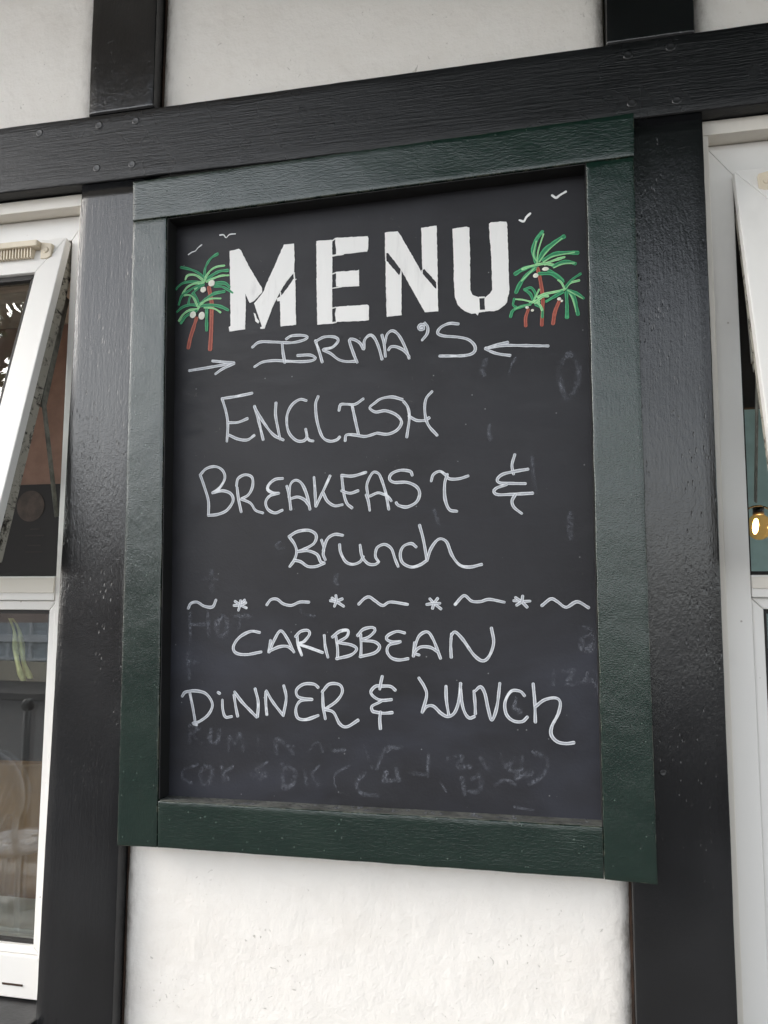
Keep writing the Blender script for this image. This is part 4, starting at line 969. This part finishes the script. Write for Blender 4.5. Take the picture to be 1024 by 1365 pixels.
    obj('stay_arm', bar((xs-.006, .036, .668+Z0), (xs-.006, .106-(hinge-.80)*abs(sl_), .80+Z0), .009), 'stay_metal', w)
    return w
wl = make_window('white casement window with open top light and a yellow ribbon behind its lower pane', -1, -.95, -.1320,
    dict(inner=-.163, outer=[(-.1325, -.262), (-.1268, -.262), (-.1153, 1.0), (-.1310, 1.0)], w=.0305), .957, math.radians(-15.4), (.349, .388), .0135, -.200, -.262, .044, (-.62, -.2035))
wr = make_window('white casement window with open top light before a teal room and glowing bulb', 1, .8525, 1.69,
    dict(inner=.889, outer=[(.8425, -.262), (.8515, -.262), (.8522, 1.0), (.8435, 1.0)], w=.0355), .953, math.radians(-18), (.357, .387), .0155, -.200, -.262, .046, (.9355, 1.40))
for o, n_ in ((wl, 0), (wr, 1)):
    x0, x1 = ((-.955, -.1300) if n_ == 0 else (.8440, 1.695))
    obj('sill', prism([(x0, -.312), (x1, -.312), (x1, -.2655), (x0, -.2655)], .0, .19, .004), 'sill_paint', o)
obj('drainage_slot', box(-.222, -.186, .0738, .0748, -.2440, -.2412), 'gap_brown', wl)

# ------------------------------------------------------------------ rooms behind the windows
def struct(name, bm, mat): return tag(obj(name, bm, mat), kind='structure')
struct('room_floor', box(-4, 5, .21, 3.2, -.05, .01, 0, None, 0), 'wood_floor')
struct('room_ceiling', box(-4, 5, .21, 3.2, 2.86, 2.92, 0, None, 0), 'ceiling_paint')
struct('interior_wall', box(-4, .30, 2.25, 2.35, .012, 2.855, 0, None, 0), 'peach_wall')
struct('interior_wall', box(.42, 5, 2.25, 2.35, .012, 2.855, 0, None, 0), 'teal_wall')
struct('end_wall', box(-4.1, -4.002, .21, 2.4, .012, 2.855, 0, None, 0), 'peach_wall')
struct('partition_wall', box(.302, .418, .21, 2.4, .012, 2.855, 0, None, 0), 'ceiling_paint')
struct('dark_backdrop', box(-3.99, .29, 2.2, 2.248, .012, 1.50, .004, None, 0), 'backdrop_dark')  # dark panel added to blacken the room behind the lower pane
po = empty('wall_poster', (-1.75, 2.22, Z0+.4), 'black poster with a pale disc on the peach wall indoors', 'poster')
obj('poster_sheet', box(-2.15, -1.50, 2.22, 2.247, .302, .886, .002), 'black_print', po)
bm = bmesh.new(); bmesh.ops.create_circle(bm, cap_ends=True, segments=40, radius=.072, matrix=Matrix.Translation((-1.775, 2.2165, Z0+.785))@Matrix.Rotation(math.pi/2, 4, 'X'))
obj('printed_disc', bm, 'print_brown', po)
for i, (z, wd) in enumerate(((.675, .05), (.645, .10), (.60, .07), (.57, .09))):
    obj('printed_line', box(-1.745-wd/2, -1.745+wd/2, 2.2168, 2.2178, z, z+.006), 'print_dim', po)
bench = empty('settle_bench', (-.7, .42, .01), 'tan wooden bench back inside, behind the lower pane beside the white chair reflection', 'bench')
obj('backrest', prism([(-1.6, .43), (-.21, .46), (-.21, 1.225), (-1.6, 1.20)], .40, .43, .006, None, 0), 'tan_wood', bench)
obj('seat', box(-1.6, -.21, .432, .85, .41, .45, .006, None, 0), 'tan_wood', bench)
for x in (-1.55, -.30):
    for y in (.433, .78): obj('leg', box(x, x+.05, y, y+.05, .011, .4095, .004, None, 0), 'tan_wood', bench)
struct('inner_window_board', box(-.955, -.0, .205, .34, -.245, -.215, .003), 'frame_cream')
# yellow ribbon hanging behind the lower pane
rb = empty('hanging_ribbon', (-.262, .13, Z0+.2), 'yellow ribbon loop hanging inside the lower pane of the window', 'ribbon')
for yy, pts in ((.128, [(-.284, .3185), (-.277, .300), (-.268, .266), (-.2605, .240), (-.252, .214)]), (.134, [(-.284, .3185), (-.274, .305), (-.262, .272), (-.253, .240), (-.2435, .2175)])):
    bm = bmesh.new(); prev = None; cp = catmull([(q[0], q[1]) for q in pts], .004)
    for i, q in enumerate(cp):
        f = i/(len(cp)-1); wd = .0032+.0042*f; y = yy+.003*math.sin(f*7)
        if f > .9: wd *= 1-(f-.9)*5
        cur = [bm.verts.new((q.x-wd, y+.002*math.sin(f*11), q.y+Z0)), bm.verts.new((q.x-wd*.2, y-.0025, q.y+Z0)), bm.verts.new((q.x+wd, y-.002*math.sin(f*11), q.y+Z0)), bm.verts.new((q.x, y+.002, q.y+Z0))]
        if prev:
            for k in range(4): bm.faces.new((prev[k], prev[(k+1) % 4], cur[(k+1) % 4], cur[k]))
        prev = cur
    obj('strand', bm, 'yellow_ribbon', rb, True)
# dark sheet added indoors as shade behind the right window's upper opening
bl = empty('shade_sheet', (1.28, .26, Z0+.66), 'dark brown sheet added behind the open top light to darken the teal room', 'dark sheet')
obj('cloth', box(.875, 1.69, .255, .258, .668, 1.10), 'shade_cloth', bl)
obj('bottom_bar', box(.875, 1.69, .250, .263, .655, .6675, .002), 'shade_cloth', bl)
obj('roller', tube([(.87, .256, Z0+1.12), (1.695, .256, Z0+1.12)], .02, 12), 'shade_cloth', bl, True)
# festoon bulb in the teal room
bc = Vector((.9905, .5, Z0+.489))
fest = empty('festoon_light', bc, 'lit amber globe bulb on a black wire in the teal room', 'light bulb')
bm = bmesh.new(); bmesh.ops.create_uvsphere(bm, u_segments=24, v_segments=16, radius=.0215, matrix=Matrix.Translation(bc)@Matrix.Diagonal((1, 1, 1.12, 1)))
obj('globe', bm, 'amber_glass', fest, True)
bm = bmesh.new(); bmesh.ops.create_uvsphere(bm, u_segments=16, v_segments=10, radius=.0070, matrix=Matrix.Translation(bc+Vector((-.006, 0, .001)))@Matrix.Rotation(.12, 4, 'Y')@Matrix.Diagonal((.75, .75, 2.1, 1)))
obj('filament', bm, 'filament_glow', fest, True)
obj('bulb_cap', tube([bc+Vector((0, 0, .022)), bc+Vector((0, 0, .036))], .010, 12), 'brass_cap', fest, True)
arc = [bc+Vector((.026*math.sin(t)+.010, .05, .024+.020*math.cos(t))) for t in [(-1.2+i*.28) for i in range(14)]]
obj('wire', tube(arc+[bc+Vector((.05, .02, -.02)), bc+Vector((.09, .03, -.04))], .0017, 8), 'wire_black', fest, True)
obj('wire', tube([bc+Vector((.010, -.024, -.004)), bc+Vector((.03, -.02, -.008)), bc+Vector((.08, -.01, -.004)), bc+Vector((.3, 0, .02))], .0017, 8), 'wire_black', fest, True)
pl = bpy.data.lights.new('bulb_glow', 'POINT'); pl.energy = 0.14; pl.color = (1, .72, .42); pl.shadow_soft_size = .008
plo = bpy.data.objects.new('bulb_glow', pl); COL.objects.link(plo); plo.location = bc+Vector((.006, .0, -.0)); plo.parent = fest; plo.matrix_parent_inverse = fest.matrix_world.inverted()

# ------------------------------------------------------------------ across the street (seen mirrored in panes and gloss paint)
house = empty('row_house', (-12, -13.5, 0), 'long low pink brick house with white sash windows across the street', 'house')
obj('wall', box(-24, -4.5, -17, -13.2, .0, 3.0, 0, None, 0), 'brick_pink', house)
obj('plinth', box(-24, -4.5, -13.19, -13.1, .0, .38, .01, None, 0), 'render_cream', house)
bm = bmesh.new()
v = [bm.verts.new(p) for p in ((-24.3, -12.8, 3.0), (-4.2, -12.8, 3.0), (-4.2, -17.4, 3.0), (-24.3, -17.4, 3.0), (-24.3, -15.1, 3.9), (-4.2, -15.1, 3.9))]
for f in ((0, 1, 5, 4), (2, 3, 4, 5), (0, 4, 3), (1, 2, 5), (0, 3, 2, 1)): bm.faces.new([v[i] for i in f])
obj('roof', bm, 'roof_slate', house)
for i in range(9):
    x = -23+i*2.05
    wn = obj('window', ring_frame(x, x+1.5, .75, 2.45, .12, .12, .14, .12, -13.185, -13.08, .01), 'house_window_paint', house)
    wn.location.z -= Z0
    bm = bmesh.new()
    for q in (.5, 1.0): box(x+q-.025, x+q+.025, -13.16, -13.12, .89, 2.33, 0, bm, 0)
    for q in (1.25, 1.6, 1.98): box(x+.12, x+1.38, -13.165, -13.115, q, q+.05, 0, bm, 0)
    obj('glazing_bars', bm, 'house_window_paint', wn)
    bm = box(x+.12, x+1.38, -13.18, -13.172, .89, 2.33, 0, None, 0); obj('curtain', bm, 'curtain', wn)
pole = empty('terrace_post', (-2.17, -2.62, 0), 'black iron terrace barrier post with a ball top near the white chair', 'barrier post')
obj('post', tube([(-2.17, -2.62, .02), (-2.17, -2.62, .97)], .019, 12), 'iron_black', pole, True)
obj('base', tube([(-2.17, -2.62, .0), (-2.17, -2.62, .02), (-2.17, -2.62, .03)], [.15, .15, .02], 20), 'iron_black', pole, True)
bm = bmesh.new(); bmesh.ops.create_uvsphere(bm, u_segments=12, v_segments=8, radius=.035, matrix=Matrix.Translation((-2.17, -2.62, 1.0))); obj('ball', bm, 'iron_black', pole, True)

# white cast-iron chair on the pavement
ch = empty('garden_chair', (-1.88, -2.15, 0), 'white cast iron garden chair with pierced fan back on the pavement', 'chair')
cx, cy = -1.88, -2.15
def fan_back():
    bm = bmesh.new()
    for k in range(9):
        a = math.radians(20+k*17.5)
        tube([(cx+.03*math.cos(a), cy+.19, .50), (cx+.10*math.cos(a), cy+.20, .62+.04*math.sin(a)), (cx+.175*math.cos(a), cy+.21, .70+.175*math.sin(a))], [.012, .020, .016], 6, bm)
    for r_ in (.07, .115, .15, .18):
        tube([(cx+r_*math.cos(math.radians(q)), cy+.205, .70+r_*math.sin(math.radians(q))) for q in range(-25, 206, 12)], .013 if r_ < .18 else .018, 6, bm)
    pl_ = [bm.verts.new((cx+.172*math.cos(math.radians(q)), cy+.212, .70+.172*math.sin(math.radians(q)))) for q in range(-25, 206, 11)]
    pk_ = [bm.verts.new((v_.co.x, cy+.206, v_.co.z)) for v_ in pl_]
    bm.faces.new(pl_); bm.faces.new(list(reversed(pk_)))
    for s_ in (-1, 1): tube([(cx+s_*.165, cy+.205, .63), (cx+s_*.15, cy+.2, .54), (cx+s_*.17, cy+.19, .44)], .013, 6, bm)
    return bm
obj('fan_backrest', fan_back(), 'iron_white', ch, True)
bm = bmesh.new()
for r_ in (.05, .10, .15, .195): tube([(cx+r_*math.cos(math.radians(q)), cy+r_*math.sin(math.radians(q)), .44) for q in range(0, 361, 15)], .010, 6, bm)
for k in range(12): tube([(cx+.03*math.cos(k*math.pi/6), cy+.03*math.sin(k*math.pi/6), .44), (cx+.195*math.cos(k*math.pi/6), cy+.195*math.sin(k*math.pi/6), .44)], .007, 6, bm)
obj('seat', bm, 'iron_white', ch, True)
for sx in (-1, 1):
    for sy in (-1, 1):
        obj('leg', tube([(cx+sx*.13, cy+sy*.13, .435), (cx+sx*.15, cy+sy*.15, .25), (cx+sx*.17, cy+sy*.17, .08), (cx+sx*.20, cy+sy*.20, .0)], [.014, .012, .010, .014], 8), 'iron_white', ch, True)

# street trees
def tree(label, base, height, crown_c, rad, nleaf, seed, mat, size=.11):
    rnd = random.Random(seed); bx, by = base
    t = empty('street_tree', (bx, by, 0), label, 'tree', 'street trees along the kerb')
    c = Vector(crown_c); bm = bmesh.new()
    top = Vector((bx+.2, by, c.z-.2))
    tube([(bx, by, -.05), (bx+.03, by, .8), (bx+.08, by+.03, height*.45), top], [.17, .13, .11, .06], 10, bm)
    tips = []
    for k in range(26):
        th = rnd.uniform(0, 6.28); ph = rnd.uniform(-.35, 1.2); rr = rnd.uniform(.55, .98)
        tip = c+Vector((rad[0]*rr*math.cos(th)*math.cos(ph), rad[1]*rr*math.sin(th)*math.cos(ph), rad[2]*rr*math.sin(ph)))
        s_ = Vector((bx+.06, by, lerp(height*.4, c.z-.3, rnd.random()))); m_ = s_.lerp(tip, .5)+Vector((rnd.uniform(-.2, .2), rnd.uniform(-.2, .2), .15))
        tube([s_, m_, tip], [.05, .03, .008], 6, bm); tips += [tip, m_.lerp(tip, .5), m_]
    obj('trunk', bm, 'bark', t, True)
    verts, faces = [], []
    for k in range(nleaf):
        o_ = rnd.choice(tips)+Vector((rnd.gauss(0, .30), rnd.gauss(0, .30), rnd.gauss(0, .24)))
        R_ = Matrix.Rotation(rnd.uniform(0, 6.28), 3, 'Z')@Matrix.Rotation(rnd.uniform(-1.2, 1.2), 3, 'X')@Matrix.Rotation(rnd.uniform(-1, 1), 3, 'Y')
        s_ = size*rnd.uniform(.6, 1.25); b_ = len(verts)
        for p in ((0, -1, 0), (.42, -.2, .08), (.30, .5, .04), (0, 1, -.1), (-.30, .5, .04), (-.42, -.2, .08)): verts.append(o_+R_@(Vector(p)*s_))
        faces.append((b_, b_+1, b_+2, b_+3)); faces.append((b_, b_+3, b_+4, b_+5))
    me = bpy.data.meshes.new('crown'); me.from_pydata([tuple(q) for q in verts], [], faces); me.materials.append(MATS[mat])
    o = bpy.data.objects.new('crown', me); COL.objects.link(o); o.parent = t; o.matrix_parent_inverse = t.matrix_world.inverted()
    return t
tree('sparse leafy street tree rising by the kerb past the white garden chair', (-5.0, -3.9), 5, (-5.6, -4.2, 7.7), (3.1, 2.7, 2.1), 3000, 3, 'leaf', .085)
tree('unseen dense dark tree added for shade opposite the menu board', (2.9, -4.6), 4, (2.6, -4.4, 6.2), (3.4, 2.6, 1.8), 30000, 5, 'leaf_dark', .13)  # added crown, blocks sky light from the wall

# unseen awning added above the picture, shades the right side and its reflections
aw = empty('shade_awning', (1.7, -.7, Z0+1.45), 'unseen green canvas awning added above the menu board to shade its right side', 'awning')
bm = bmesh.new(); prev = None
for i in range(25):
    x = .12+2.3*i/24
    cur = [bm.verts.new((x, lerp(-.02, -1.25, q)-.0, Z0+1.74-.24*q-.02*math.sin(q*math.pi))) for q in (0, .25, .5, .75, 1)] + [bm.verts.new((x, -1.253, Z0+1.50-.05-.015*abs(math.sin(i*1.57))))]
    if prev:
        for k in range(5): bm.faces.new((prev[k], cur[k], cur[k+1], prev[k+1]))
    prev = cur
bmesh.ops.solidify(bm, geom=list(bm.faces), thickness=.002)
obj('canvas', bm, 'awning_canvas', aw)
obj('roller_tube', tube([(.10, -.03, Z0+1.70), (2.44, -.03, Z0+1.70)], .03, 12), 'iron_black', aw, True)
for x in (.35, 2.2): obj('folding_arm', tube([(x, .01, Z0+1.60), (x+.1, -.65, Z0+1.56), (x, -1.23, Z0+1.485)], .014, 8), 'iron_black', aw, True)
